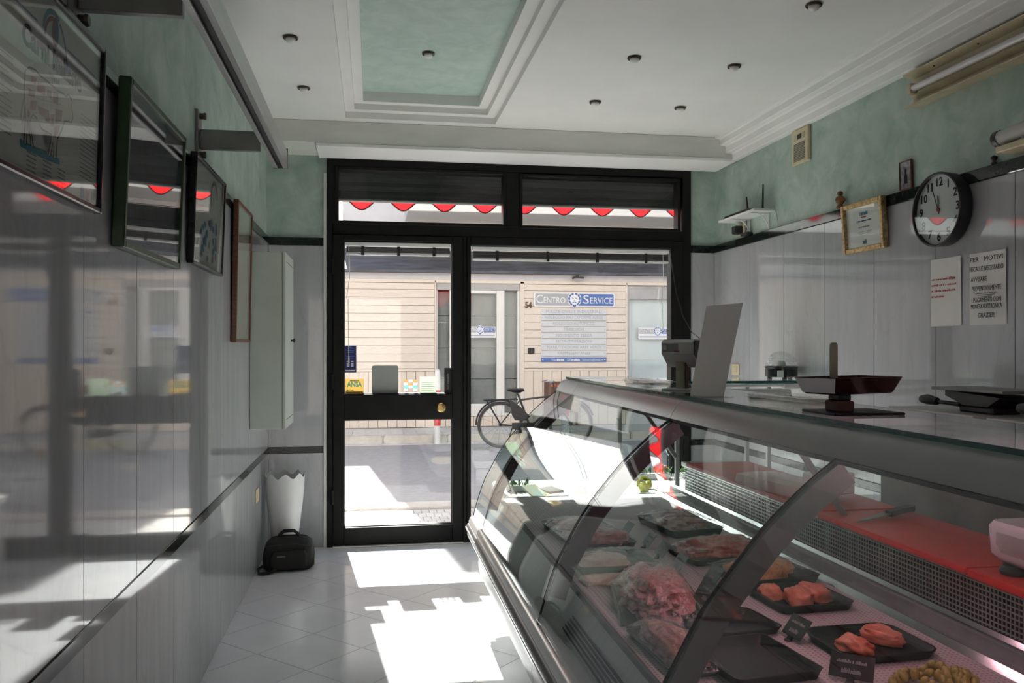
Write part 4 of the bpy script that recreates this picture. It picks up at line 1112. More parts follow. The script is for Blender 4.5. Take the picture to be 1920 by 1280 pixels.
# narrow cabinet, vase, bag, socket in the far left corner
cb = thing('wall_cabinet', 'tall shallow pale green wall cabinet with small black knob', 'cabinet', (-0.6, 5.36, 0.91))
b = MB(); b.box(WX + 0.001, -0.518, 5.115, 5.62, 0.910, 1.950, 0.003); b.done('body', 'cabinet', cb)
b = MB(); b.box(-0.517, -0.499, 5.112, 5.622, 0.908, 1.952, 0.003); d_ = b.done('door', 'cabinet', cb)
for z0, z1 in ((1.896, 1.900), (0.960, 0.964)):
    b = MB(); b.box(-0.4995, -0.4985, 5.16, 5.58, z0, z1); b.done('groove', 'black', d_, None)
b = MB(); b.lathe([(0.007, 0), (0.006, 0.010), (0.014, 0.018), (0.015, 0.024), (0.0, 0.028)], n=16, mx=PM((-0.499, 5.44, 1.433), (0, 1, 0), (0, 0, 1))); b.done('knob', 'black', d_)

n = 64
def vloop(r, z, amp=0.0):
    return [(-0.562 + r * math.cos(2 * math.pi * k / n), 5.72 + r * math.sin(2 * math.pi * k / n), z + amp * math.sin(8 * 2 * math.pi * k / n + 0.6)) for k in range(n)]
b = MB(); b.loft([vloop(0.062, 0.0), vloop(0.070, 0.02), vloop(0.092, 0.2), vloop(0.112, 0.35), vloop(0.123, 0.47), vloop(0.127, 0.556, 0.016), vloop(0.123, 0.557, 0.016), vloop(0.119, 0.47), vloop(0.106, 0.35), vloop(0.086, 0.2), vloop(0.062, 0.03)])
tag(b.done('umbrella_stand', 'whiteplastic', None, 50), 'white plastic umbrella stand with wavy rim in the corner', 'umbrella stand')

bg_ = thing('camera_bag', 'black soft camera bag with handle on the floor by the white stand', 'bag', (-0.52, 5.47, 0.0))
RB = Matrix.Translation((-0.515, 5.50, 0)) @ Matrix.Rotation(math.radians(4), 4, 'Z')
b = MB(); b.loft([[(x + 0.01 * math.sin(7 * y), y, z) for x, y in rrect(w2, l2, 0.05, 6)] for w2, l2, z in ((0.27, 0.17, 0.002), (0.305, 0.205, 0.02), (0.31, 0.21, 0.07), (0.30, 0.20, 0.12), (0.275, 0.175, 0.165), (0.22, 0.13, 0.192), (0.16, 0.08, 0.20))], True, RB); body = b.done('body', 'bagcloth', bg_, 60)
b = MB(); b.loft([[(x, y - 0.107, z) for x, y in rrect(w2, l2, 0.012, 4)] for w2, l2, z in ((0.20, 0.03, 0.02), (0.22, 0.045, 0.04), (0.22, 0.045, 0.10), (0.19, 0.03, 0.13))], True, RB); b.done('pocket', 'bagcloth', bg_, 60)
b = MB(); b.tube([RB @ Vector(p) for p in ((-0.065, -0.02, 0.185), (-0.055, -0.02, 0.215), (-0.03, -0.02, 0.236), (0.03, -0.02, 0.236), (0.055, -0.02, 0.215), (0.065, -0.02, 0.185))], 0.011, 8); b.done('handle', 'bagcloth', bg_, 60)
b = MB(); b.tube([RB @ Vector(p) for p in ((-0.14, -0.09, 0.16), (-0.05, -0.115, 0.172), (0.05, -0.115, 0.172), (0.14, -0.09, 0.15))], 0.004, 6); b.done('zip', 'rubber', bg_)
b = MB(); b.box(0.148, 0.156, -0.07, 0.05, 0.025, 0.06, 0.003, RB); b.done('side_trim', 'olive', bg_)
b = MB(); b.box(-0.07, -0.02, -0.132, -0.1295, 0.098, 0.104, 0.0005, RB); b.done('logo_tab', 'inkgrey', bg_)
b = MB(); b.tube([(-0.64, 5.42, 0.05), (-0.685, 5.38, 0.03), (-0.68, 5.33, 0.012), (-0.63, 5.34, 0.010), (-0.58, 5.37, 0.02)], 0.010, 6); b.done('strap', 'bagcloth', bg_)

def wall_plate_switch(name, label, side, y, z, h, wdt):
    X = WX if side == 'L' else XR - 0.011
    sg_ = 1 if side == 'L' else -1
    o = thing(name, label, 'switch', (X, y, z - h / 2))
    b = MB(); b.box(*sorted((X, X + sg_ * 0.009)), y - wdt / 2, y + wdt / 2, z - h / 2, z + h / 2, 0.003); b.done('plate', 'cream', o)
    b = MB(); b.box(*sorted((X + sg_ * 0.009, X + sg_ * 0.013)), y - wdt / 4, y + wdt / 4, z - h / 4, z + h / 4, 0.002); b.done('rocker', 'cream', o)
wall_plate_switch('wall_socket', 'small yellowed socket plate low on the poster wall', 'L', 5.41, 0.475, 0.085, 0.115)
wall_plate_switch('light_switch', 'yellowed light switch behind the scale display', 'R', 5.63, 1.232, 0.080, 0.115)

# ================================================================== RIGHT WALL
RX = XR - 0.011
# intercom handset plate
o = thing('wall_speaker', 'yellowed rectangular wall speaker under the cornice', 'speaker', (XR, 4.71, 2.49))
b = MB(); b.box(XR - 0.022, XR, 4.618, 4.812, 2.492, 2.702, 0.004); b.done('case', 'cream', o)
b = MB(); b.box(XR - 0.024, XR - 0.022, 4.655, 4.775, 2.635, 2.672, 0.0008); p_ = b.done('window', 'creamold', o)
b = MB(); b.box(XR - 0.0255, XR - 0.024, 4.69, 4.735, 2.640, 2.667); b.done('display', 'black', p_, None)
for k in range(11):
    z0 = 2.510 + k * 0.010
    b = MB(); b.box(XR - 0.0245, XR - 0.022, 4.65, 4.78, z0, z0 + 0.005); b.done('grille_slat', 'aludark', o, None)

# strip lamp
o = thing('strip_lamp', 'yellowed unlit fluorescent strip lamp high on the clock wall', 'lamp', (XR, 3.05, 2.52))
b = MB(); b.prism([(XR, 2.522), (XR - 0.012, 2.522), (XR - 0.085, 2.514), (XR - 0.085, 2.520), (XR - 0.03, 2.535), (XR - 0.022, 2.560), (XR - 0.05, 2.580), (XR - 0.05, 2.612), (XR - 0.022, 2.632), (XR - 0.03, 2.652), (XR - 0.080, 2.668), (XR - 0.080, 2.674), (XR, 2.672)], 'Y', 2.35, 3.63); b.done('reflector', 'creamold', o)
b = MB(); b.cyl((XR - 0.066, 2.42, 2.596), (XR - 0.066, 3.57, 2.596), 0.0155, n=14); b.done('tube', 'tubeglass', o, 40)
for yy in (2.385, 3.585):
    b = MB(); b.box(XR - 0.085, XR - 0.045, yy - 0.018, yy + 0.018, 2.572, 2.62, 0.004); b.done('tube_holder', 'creamold', o)
for k in range(4):
    b = MB(); b.cyl((XR - 0.057, 2.6 + 0.28 * k, 2.662), (XR - 0.053, 2.6 + 0.28 * k, 2.656), 0.004, n=8); b.done('screw', 'rustring', o)

# clock
o = thing('wall_clock', 'round black rimmed wall clock with large numerals', 'clock', (XR, 3.395, 1.85))
CY, CZ, CXf = 3.398, 2.005, XR - 0.075
cm = lambda off: PM((CXf + off, CY, CZ), *RIGHTW)
b = MB(); b.lathe([(0.150, -0.063), (0.162, -0.055), (0.166, 0.0), (0.163, 0.006), (0.157, 0.006), (0.155, -0.004), (0.155, -0.03)], n=56, mx=cm(0)); b.done('rim', 'black', o, 40)
b = MB(); b.lathe([(0.0, -0.018), (0.155, -0.018), (0.155, -0.014), (0.0, -0.014)], n=56, mx=cm(0)); dial = b.done('dial', 'clockface', o, None)
for k in range(1, 13):
    a = math.radians(90 - 30 * k)
    text(str(k), 0.052, PM((CXf + 0.0136, CY, CZ), *RIGHTW) @ Matrix.Translation((0.122 * math.cos(a), 0.122 * math.sin(a), 0)), 'ink', dial, 'numeral', bold=0.0012)
def hand(ang, ln, wdt, off, nm):
    a = math.radians(90 - ang)
    m_ = cm(0) @ Matrix.Translation((0, 0, off)) @ Matrix.Rotation(a, 4, 'Z')
    b = MB(); b.box(-0.02, ln, -wdt / 2, wdt / 2, 0, 0.0012, 0, m_); b.done(nm, 'ink', o, None)
hand(-4, 0.062, 0.005, -0.011, 'hour_hand'); hand(-22, 0.092, 0.004, -0.009, 'minute_hand')
b = MB(); b.lathe([(0.0, -0.012), (0.008, -0.012), (0.008, -0.005), (0, -0.005)], n=16, mx=cm(0)); b.done('hub', 'inkred', o)
b = MB(); b.lathe([(0.0, -0.001), (0.1555, -0.001), (0.1555, 0.001), (0.0, 0.001)], n=56, mx=cm(0)); b.done('glass', 'picglass', o, None)

# notices
def notice(name, label, y0, y1, z0, z1, tilt=0.0):
    b = MB()
    rows_ = []
    for i in range(7):
        v = i / 6
        rows_.append([(RX - 0.0015 - 0.006 * (u / 5.0) ** 3 * (1 if u > 2 else 0) * v, y1 + (y0 - y1) * u / 5, z0 + (z1 - z0) * v) for u in range(6)])
    b.surf(rows_)
    bmesh.ops.solidify(b.b, geom=b.b.faces[:], thickness=0.0006)
    return tag(b.done(name, 'paper', None, 60), label, 'notice', 'paper notices under the clock')
n1 = notice('printed_notice', 'white sheet with four printed red lines under the clock', 3.315, 3.521, 1.488, 1.793)
for k, wq in enumerate((0.17, 0.165, 0.165, 0.085)):
    marks(PM((RX - 0.0095, 3.505 - wq / 2, 1.700 - 0.026 * k), *RIGHTW), wq, 0.009, 'inkred', n1, k + 0.7)
n2 = notice('handwritten_notice', 'white sheet with handwritten black capitals beside the printed notice', 3.049, 3.265, 1.487, 1.793)
for k, (t_, wdt, z) in enumerate((('PER   MOTIVI', 0.19, 1.764), ("FISCALI E' NECESSARIO", 0.195, 1.724), ('AVVISARE', 0.095, 1.680), ('PREVENTIVAMENTE', 0.17, 1.641), ('I PAGAMENTI CON', 0.17, 1.592), ('MONETA ELETTRONICA', 0.18, 1.565), ('GRAZIE!!!', 0.10, 1.527))):
    yy = {2: 3.20, 6: 3.155}.get(k, 3.157)
    text(t_, 0.028, PM((RX - 0.0095, yy, z), *RIGHTW), 'ink', n2, width=wdt)
for wdt, z in ((0.13, 1.620), (0.10, 1.613), (0.06, 1.606)):
    b = MB(); b.box(RX - 0.0098, RX - 0.0092, 3.157 - wdt / 2, 3.157 + wdt / 2, z - 0.001, z + 0.001); b.done('underline', 'ink', n2, None)

def right_frame(name, label, y0, y1, z0, z1, border, depth, m, art, X=RX, tilt=0.0):
    o = thing(name, label, 'picture', (X, (y0 + y1) / 2, z0))
    h = z1 - z0
    mx = Matrix.Translation((X - 0.002, (y0 + y1) / 2, z0)) @ Matrix.Rotation(-math.asin(tilt / h), 4, 'Y') @ PM((0, 0, 0), *RIGHTW)
    wd = (y1 - y0) / 2
    for nm, (a, c, e, f) in (('side_rail', (-wd, -wd + border, 0, h)), ('side_rail', (wd - border, wd, 0, h)), ('bottom_rail', (-wd + border, wd - border, 0, border)), ('top_rail', (-wd + border, wd - border, h - border, h))):
        b = MB(); b.box(a, c, e, f, 0, depth, 0.004, mx); b.done(nm, m, o)
    b = MB(); b.box(-wd + border, wd - border, border, h - border, depth * 0.3, depth * 0.3 + 0.003, 0, mx); s_ = b.done('print', art, o, None)
    b = MB(); b.box(-wd + border, wd - border, border, h - border, depth * 0.6, depth * 0.6 + 0.002, 0, mx); b.done('glass', 'picglass', o, None)
    return s_, mx @ Matrix.Translation((0, 0, depth * 0.3 + 0.0034)), h
cs, cmx, ch = right_frame('framed_certificate', 'gilt framed certificate hanging left of the clock', 3.835, 4.205, 1.890, 2.150, 0.026, 0.03, 'gold', 'paper', tilt=0.018)
for v, wdt, hq, m_ in ((0.198, 0.075, 0.022, 'inkcyan'), (0.180, 0.05, 0.010, 'inkred'), (0.160, 0.13, 0.009, 'inkblue'), (0.128, 0.10, 0.008, 'inkgrey'), (0.052, 0.035, 0.024, 'inkcyan')):
    marks(cmx @ Matrix.Translation((0, v, 0)), wdt, hq, m_, cs, v)
for k, wdt in enumerate((0.13, 0.10)):
    b = MB(); b.box(-wdt / 2, wdt / 2, 0.102 - 0.008 * k, 0.104 - 0.008 * k, 0, 0.0005, 0, cmx); b.done('print_line', 'inkgrey', cs, None)
ps, pmx, ph = right_frame('small_picture', 'small framed figure picture standing on the black strip', 3.66, 3.755, 2.151, 2.292, 0.007, 0.012, 'brownwood', 'photo', X=XR - 0.001, tilt=0.004)
b = MB(); b.poly([(u, v, 0.0006) for u, v in ((-0.012, 0.03), (0.014, 0.03), (0.012, 0.07), (0.006, 0.078), (0.007, 0.095), (0, 0.105), (-0.007, 0.095), (-0.006, 0.078), (-0.014, 0.06))], pmx); b.done('figure', 'ink', ps, None, normals=False)

# carved finial and little black knob on the strip
b = MB(); b.lathe([(0.020, 0.0), (0.022, 0.006), (0.012, 0.018), (0.022, 0.032), (0.027, 0.048), (0.020, 0.062), (0.010, 0.068), (0.017, 0.078), (0.013, 0.09), (0.0, 0.095)], (XR - 0.030, 4.255, 2.150), 20)
tag(b.done('carved_finial', 'teak', None, 50), 'small turned brown wooden ornament above the certificate', 'ornament')
b = MB(); b.lathe([(0.012, 0.0), (0.012, 0.006), (0.006, 0.012), (0.013, 0.022), (0.013, 0.030), (0.0, 0.038)], (XR - 0.013, 3.12, 2.150), 12)
tag(b.done('black_peg', 'black', None, 50), 'tiny black peg on the black strip above the clock', 'peg')
# security camera at the frame edge
o = thing('security_camera', 'grey bullet camera on a yellowed base at the right edge', 'camera', (XR - 0.05, 2.94, 2.17))
b = MB(); b.box(XR - 0.09, XR, 2.82, 3.02, 2.168, 2.195, 0.004); b.done('base', 'cream', o)
b = MB(); b.cyl((XR - 0.06, 2.80, 2.245), (XR - 0.06, 3.02, 2.232), 0.030, n=20); b.done('housing', 'posgrey', o, 40)
b = MB(); b.cyl((XR - 0.06, 3.02, 2.232), (XR - 0.06, 3.045, 2.2305), 0.033, n=20); hd = b.done('hood', 'black', o, 40)
b = MB(); b.cyl((XR - 0.06, 3.045, 2.2305), (XR - 0.06, 3.048, 2.230), 0.018, n=16); b.done('lens', 'posdark', hd, 40)
b = MB(); b.cyl((XR - 0.06, 2.9, 2.19), (XR - 0.06, 2.9, 2.235), 0.012, n=10); b.done('stalk', 'posgrey', o, 40)

# router on a small bracket shelf
o = thing('bracket_shelf', 'small white bracket shelf near the shopfront corner', 'shelf', (XR, 5.35, 2.16))
b = MB(); b.box(2.40, 2.549, 5.06, 5.62, 2.262, 2.276, 0.002); b.done('board', 'white', o)
for yy in (5.14, 5.42):
    b = MB(); b.tube([(2.543, yy, 2.15), (2.543, yy, 2.255), (2.538, yy, 2.2585), (2.42, yy, 2.2585)], 0.004, 6)
    b.tube([(2.543, yy, 2.165), (2.530, yy, 2.20), (2.505, yy, 2.235), (2.47, yy, 2.2585)], 0.004, 6); b.done('bracket', 'white', o)
o = thing('router', 'flat black router with two antennas on the bracket shelf', 'router', (2.48, 5.38, 2.276))
b = MB(); b.loft([[(2.478 + x, 5.38 + y, z) for x, y in rrect(w2, l2, 0.02, 4)] for w2, l2, z in ((0.11, 0.36, 2.277), (0.13, 0.40, 2.283), (0.12, 0.36, 2.296), (0.06, 0.25, 2.304))]); b.done('body', 'black', o, 40)
for yy, dy, h_ in ((5.36, 0.02, 0.115), (5.14, -0.006, 0.155)):
    b = MB(); b.tube([(2.50, yy, 2.292), (2.50, yy, 2.31), (2.50, yy + dy, 2.29 + h_)], 0.006, 8, rs=[0.008, 0.007, 0.005]); b.done('antenna', 'black', o)
b = MB(); b.tube([(2.52, 5.08, 2.285), (2.535, 5.05, 2.29), (2.540, 5.03, 2.24), (2.54, 5.0, 2.152)], 0.0025, 6); b.done('cable', 'signtext', o)
o = thing('plug_adapter', 'black power adapter in a socket under the router shelf', 'adapter', (2.52, 5.55, 2.17))
b = MB(); b.box(XR - 0.010, XR, 5.50, 5.60, 2.170, 2.250, 0.002); b.done('socket', 'cream', o)
b = MB(); b.box(XR - 0.065, XR - 0.010, 5.52, 5.59, 2.178, 2.232, 0.006); b.done('brick', 'black', o)
b = MB(); b.tube([(XR - 0.035, 5.53, 2.18), (XR - 0.03, 5.5, 2.16), (XR - 0.025, 5.46, 2.156), (XR - 0.02, 5.44, 2.2), (XR - 0.03, 5.42, 2.26)], 0.0025, 6); b.done('lead', 'black', o)
b = MB(); b.box(XR - 0.05, XR - 0.002, 5.38, 5.48, 2.1505, 2.172, 0.004); tag(b.done('cable_box', 'black', None), 'small black cable box on the strip below the router', 'box')

# loose cable looping from the window to the corner
b = MB(); b.tube([(2.18, 5.975, 2.06), (2.22, 5.97, 1.80), (2.27, 5.96, 1.62), (2.33, 5.94, 1.50), (2.41, 5.93, 1.44), (2.47, 5.93, 1.44), (2.53, 5.95, 1.48)], 0.003, 6)
tag(b.done('loose_cable', 'rubber', None, 60), 'thin dark cable sagging across the window jamb to the wall', 'cable')


# ================================================================== DISPLAY COUNTER
CY0, CY1 = 0.75, 4.42
ct = thing('display_counter', 'long refrigerated meat counter with curved glass front and grey top rail', 'counter', (1.1, 2.6, 0.0))
PROF = [(0.527, 0.492), (0.533, 0.533), (0.556, 0.610), (0.587, 0.697), (0.616, 0.752), (0.676, 0.857), (0.746, 0.947), (0.816, 1.026), (0.904, 1.106), (0.984, 1.166)]
def smooth_prof(pr, n=5):
    out = []
    m_ = len(pr)
    for i in range(m_ - 1):
        p0, p1, p2, p3 = [Vector(pr[max(0, min(m_ - 1, i + d))]) for d in (-1, 0, 1, 2)]
        for k in range(n):
            t_ = k / n
            out.append(0.5 * ((2 * p1) + (p2 - p0) * t_ + (2 * p0 - 5 * p1 + 4 * p2 - p3) * t_ ** 2 + (3 * p1 - p0 - 3 * p2 + p3) * t_ ** 3))
    out.append(Vector(pr[-1]))
    return out
CP = smooth_prof(PROF)
def off(pr, d):
    out = []
    for i, p in enumerate(pr):
        t_ = (pr[min(i + 1, len(pr) - 1)] - pr[max(i - 1, 0)]).normalized()
        out.append(p + Vector((t_.y, -t_.x)) * d)
    return out
CI = off(CP, 0.006)          # inner face of the glass
JO = [0.75, 1.665, 2.676, 4.066, 4.42]
for a, c in zip(JO[:-1], JO[1:]):
    b = MB()
    lp = [(p.x, p.y) for p in CP] + [(p.x, p.y) for p in reversed(CI)]
    b.surf([[(x, a + 0.0015, z) for x, z in lp], [(x, c - 0.0015, z) for x, z in lp]], closed_v=True)
    b.done('curved_pane', 'caseglass', ct, 40)
for yj in JO[1:-1]:
    b = MB(); q1, q2 = CP, off(CP, 0.0068)
    b.surf([[(p.x - 0.0006, yj - 0.0022, p.y) for p in q1], [(p.x - 0.0006, yj + 0.0022, p.y) for p in q1], [(p.x, yj + 0.0022, p.y) for p in q2], [(p.x, yj - 0.0022, p.y) for p in q2]], closed_u=True)
    b.done('joint_seal', 'black', ct, 40)
# end glass at the street end
lp = [(p.x, p.y) for p in CI] + [(1.36, 1.195), (1.60, 0.80), (1.60, 0.50)]
b = MB(); b.prism(lp, 'Y', CY1 - 0.010, CY1 - 0.002); b.done('end_pane', 'caseglass', ct, None)
b = MB(); b.tube([(p.x, CY1 - 0.003, p.y) for p in CP], 0.0022, 6); b.done('pane_edge', 'glassrim', ct)
# support arms following the glass inside
A1, A2 = off(CP, 0.020), off(CP, 0.075)
for yj, m_, wv in ((1.680, 'armgrey', 0.016), (2.690, 'armgrey', 0.016), (4.20, 'armgrey', 0.016)):
    b = MB(); b.surf([[(p.x, yj - 0.004, p.y) for p in A1[9:]], [(p.x, yj + wv, p.y) for p in A1[9:]], [(p.x, yj + wv, p.y) for p in A2[9:]], [(p.x, yj - 0.004, p.y) for p in A2[9:]]], closed_u=True)
    b.done('support_arm', m_, ct, 40)
# top rail in three lengths
rail = [(0.975, 1.160), (0.984, 1.178), (1.000, 1.202), (1.018, 1.216), (1.045, 1.222), (1.075, 1.222), (1.075, 1.200), (1.040, 1.180), (1.010, 1.150), (0.985, 1.150)]
for a, c in ((0.75, 2.676), (2.679, 4.066), (4.069, 4.44)):
    b = MB(); b.prism(rail, 'Y', a, c); b.done('top_rail', 'railgrey', ct, 50)
b = MB(); b.box(0.972, 0.986, CY0, CY1, 1.149, 1.158, 0.001); b.done('rail_seal', 'black', ct)
# glass service top
b = MB(); b.box(1.030, 1.365, CY0, 4.43, 1.2235, 1.2335); b.done('service_top', 'edgeglass', ct, None)
b = MB(); b.box(1.0275, 1.0300, CY0, 4.43, 1.2232, 1.2338); b.box(1.365, 1.3675, CY0, 4.43, 1.2232, 1.2338); b.box(1.03, 1.365, 4.43, 4.4325, 1.2232, 1.2338); b.done('top_edge', 'glassrim', ct, None)
for yy in (0.9, 1.69, 2.70, 4.2):
    b = MB(); b.box(1.08, 1.324, yy, yy + 0.03, 1.195, 1.2225, 0.003); b.done('top_bracket', 'railgrey', ct)
b = MB(); b.box(1.325, 1.362, CY0, CY1, 1.175, 1.2225, 0.004); b.done('rear_beam', 'railgrey', ct)
for yy in (0.8, 2.69, 4.36):
    b = MB(); b.tube([(1.345, yy, 1.18), (1.62, yy, 0.80)], 0.012, 8); b.done('rear_post', 'aludark', ct)
# pink tube lamp under the rail
b = MB(); b.cyl((1.10, 0.9, 1.175), (1.10, 2.62, 1.175), 0.012, n=12); b.done('lamp_tube', 'pinklamp', ct, 40, label='pink fluorescent tube under the top rail')
b = MB(); b.box(1.075, 1.135, 0.85, 4.2, 1.190, 1.205, 0.003); b.done('lamp_holder', 'whiteplastic', ct)
# bumper profile at the foot of the glass
for nm, pr, m_ in (('upper_rail', [(0.505, 0.470), (0.512, 0.492), (0.524, 0.500), (0.546, 0.500), (0.556, 0.480), (0.556, 0.470)], 'alu'),
                   ('bumper', [(0.548, 0.466), (0.514, 0.466), (0.500, 0.462), (0.492, 0.452), (0.490, 0.440), (0.493, 0.428), (0.503, 0.419), (0.548, 0.419)], 'rubber'),
                   ('lower_rail', [(0.505, 0.416), (0.498, 0.408), (0.500, 0.396), (0.512, 0.389), (0.548, 0.389), (0.548, 0.416)], 'alu')):
    b = MB(); b.prism(pr, 'Y', CY0, 4.45); b.done(nm, m_, ct, 45)
b = MB(); b.prism([(0.4895, 0.447), (0.4875, 0.443), (0.4875, 0.438), (0.4895, 0.434), (0.494, 0.434), (0.494, 0.447)], 'Y', CY0, 4.45); b.done('bumper_line', 'alu', ct, 45)
# white body below
bp = [(0.512, 0.388), (0.508, 0.350), (0.516, 0.300), (0.545, 0.240), (0.600, 0.185), (0.68, 0.150), (0.70, 0.150), (0.70, 0.388)]
for a, c in zip(JO[:-2], JO[1:-1]):
    b = MB(); b.prism(bp, 'Y', a + 0.003, c - 0.003); b.done('body_panel', 'white', ct, 50)
b = MB(); b.prism([(0.53, 0.388), (0.535, 0.35), (0.60, 0.33), (0.70, 0.33), (0.70, 0.388)], 'Y', 4.069, 4.44); b.done('end_cap', 'cream', ct, 50)
b = MB(); b.box(0.62, 1.70, CY0 + 0.01, 4.06, 0.152, 0.44); b.done('tub', 'white', ct, None)
b = MB(); b.box(0.78, 1.60, CY0 + 0.05, 4.0, 0.0, 0.152); b.done('plinth', 'black', ct, None)
# inner liner between glass and deck
b = MB(); b.prism([(0.556, 0.472), (0.575, 0.492), (0.628, 0.545), (0.662, 0.585), (0.668, 0.585), (0.668, 0.440), (0.556, 0.440)], 'Y', CY0, 4.40); b.done('front_liner', 'decksteel', ct, 30)
b = MB(); b.box(0.660, 0.674, CY0, 4.384, 0.585, 0.606, 0.002); b.done('deck_lip', 'black', ct)
for k in range(5):
    b = MB(); b.box(0.592 + 0.008 * k, 0.595 + 0.008 * k, CY0, 2.60, 0.5045 + 0.0088 * k, 0.5145 + 0.0088 * k); b.done('vent_slot', 'black', ct, None)
b = MB(); b.box(0.674, 1.525, CY0, 4.384, 0.560, 0.600); b.done('deck', 'deck', ct, None)
b = MB(); b.box(0.668, 1.62, CY0, 4.40, 0.441, 0.559); b.done('deck_well', 'decksteel', ct, None)
b = MB(); b.box(1.529, 1.533, CY0, 4.38, 0.600, 0.662); b.done('deck_divider', 'caseglass', ct, None)
b = MB(); b.prism([(1.511, 0.6005), (1.526, 0.6185), (1.528, 0.6185), (1.528, 0.6005)], 'Y', CY0, 4.38); b.done('polished_strip', 'chrome', ct, None)
b = MB(); b.box(1.535, 1.60, CY0, 4.2, 0.560, 0.598); b.done('return_duct', 'decksteel', ct, None)
b = MB(); b.box(1.600, 1.612, CY0, 4.40, 0.560, 0.652); b.done('back_panel', 'decksteel', ct, None)
b = MB(); b.prism([(1.590, 0.646), (1.5985, 0.658), (1.600, 0.658), (1.600, 0.646)], 'Y', CY0, 4.38); b.done('grille_bar', 'chrome', ct, None)
b = MB()
for k in range(9):
    z0 = 0.664 + 0.0145 * k
    b.box(1.600, 1.604, CY0, 4.18, z0, z0 + 0.004)
for k in range(int((4.18 - CY0) / 0.0145)):
    y0 = CY0 + 0.0145 * k
    b.box(1.601, 1.603, y0, y0 + 0.0036, 0.660, 0.795)
b.done('air_grille', 'steel', ct, None, 'stuff')
b = MB(); b.box(1.612, 1.618, CY0, 4.2, 0.652, 0.80); b.done('grille_back', 'black', ct, None)
b = MB(); b.box(1.590, 1.90, CY0, 4.20, 0.775, 0.798, 0.003); b.done('rear_ledge', 'steel', ct)
b = MB(); b.box(1.66, 1.90, CY0, 4.20, 0.10, 0.775); b.done('rear_body', 'steel', ct, None)
# low steel end wall of the tub
b = MB(); b.box(0.64, 1.60, 4.385, 4.405, 0.44, 0.604, 0.003); b.done('tub_end', 'decksteel', ct)

# red boards on the rear ledge
def board(y0, y1, x0, x1, z0, z1, label):
    b = MB(); b.box(x0, x1, y0, y1, z0, z1, 0.004, None, 2)
    tag(b.done('cutting_board', 'redboard', None, 40), label, 'cutting board', 'red boards on the rear ledge')
board(2.77, 4.02, 1.545, 1.88, 0.799, 0.817, 'long red cutting board at the far end of the rear ledge')
board(1.99, 2.745, 1.535, 1.87, 0.799, 0.818, 'middle red cutting board under the knife')
board(1.05, 1.975, 1.525, 1.86, 0.799, 0.822, 'nearest red cutting board under the milky plastic box')

# packet, knife and plastic guard on the boards
pk = thing('meat_packet', 'pink and white wrapped packet on the far red board', 'packet', (1.62, 3.15, 0.818))
RM = Matrix.Translation((1.64, 3.18, 0.818)) @ Matrix.Rotation(math.radians(12), 4, 'Z')
b = MB(); b.loft([[(x, y, z) for x, y in rrect(w2, l2, 0.02, 4)] for w2, l2, z in ((0.17, 0.40, 0.0), (0.19, 0.42, 0.015), (0.18, 0.41, 0.045), (0.12, 0.32, 0.055))], True, RM); b.done('meat_block', 'packpink', pk, 50)
b = MB(); b.box(-0.05, 0.12, -0.26, -0.16, 0.02, 0.10, 0.006, RM); b.done('paper_flap', 'paper', pk)
kn = thing('knife', 'long kitchen knife lying across the middle red board', 'knife', (1.68, 2.55, 0.819))
KM = PM((1.565, 2.545, 0.823), (0.88, 0.34, 0.06), (-0.34, 0.88, 0))
b = MB(); b.prism([(0.0, 0.0), (0.05, 0.012), (0.16, 0.022), (0.165, -0.012), (0.05, -0.006)], 'Z', -0.0015, 0.0015, KM); b.done('blade', 'aludark', kn, None)
b = MB(); b.prism([(0.165, 0.012), (0.22, 0.016), (0.29, 0.014), (0.30, -0.008), (0.28, -0.018), (0.22, -0.012), (0.165, -0.014)], 'Z', -0.008, 0.010, KM); b.done('handle', 'black', kn)
bxp = thing('plastic_container', 'milky white plastic container on a black foot at the right edge', 'container', (1.62, 1.80, 0.822))
CM = Matrix.Translation((1.66, 1.80, 0.845))
b = MB(); b.loft([[(x, y, z) for x, y in rrect(w2, l2, 0.025, 5)] for w2, l2, z in ((0.13, 0.30, 0.0), (0.16, 0.34, 0.02), (0.165, 0.35, 0.09), (0.15, 0.33, 0.105))], True, CM); b.done('body', 'clearbox', bxp, 50)
b = MB(); b.loft([[(x - 0.085, y, z) for x, y in rrect(0.004, l2, 0.0018, 2)] for l2, z in ((0.22, 0.03), (0.26, 0.05), (0.26, 0.08))], True, CM); b.done('window', 'clear', bxp, 50)
for x, y in ((1.60, 1.90), (1.66, 1.70)):
    b = MB(); b.lathe([(0.030, -0.0225), (0.034, -0.012), (0.024, 0.0)], (x, y, 0.845), 16); b.done('foot', 'black', bxp)

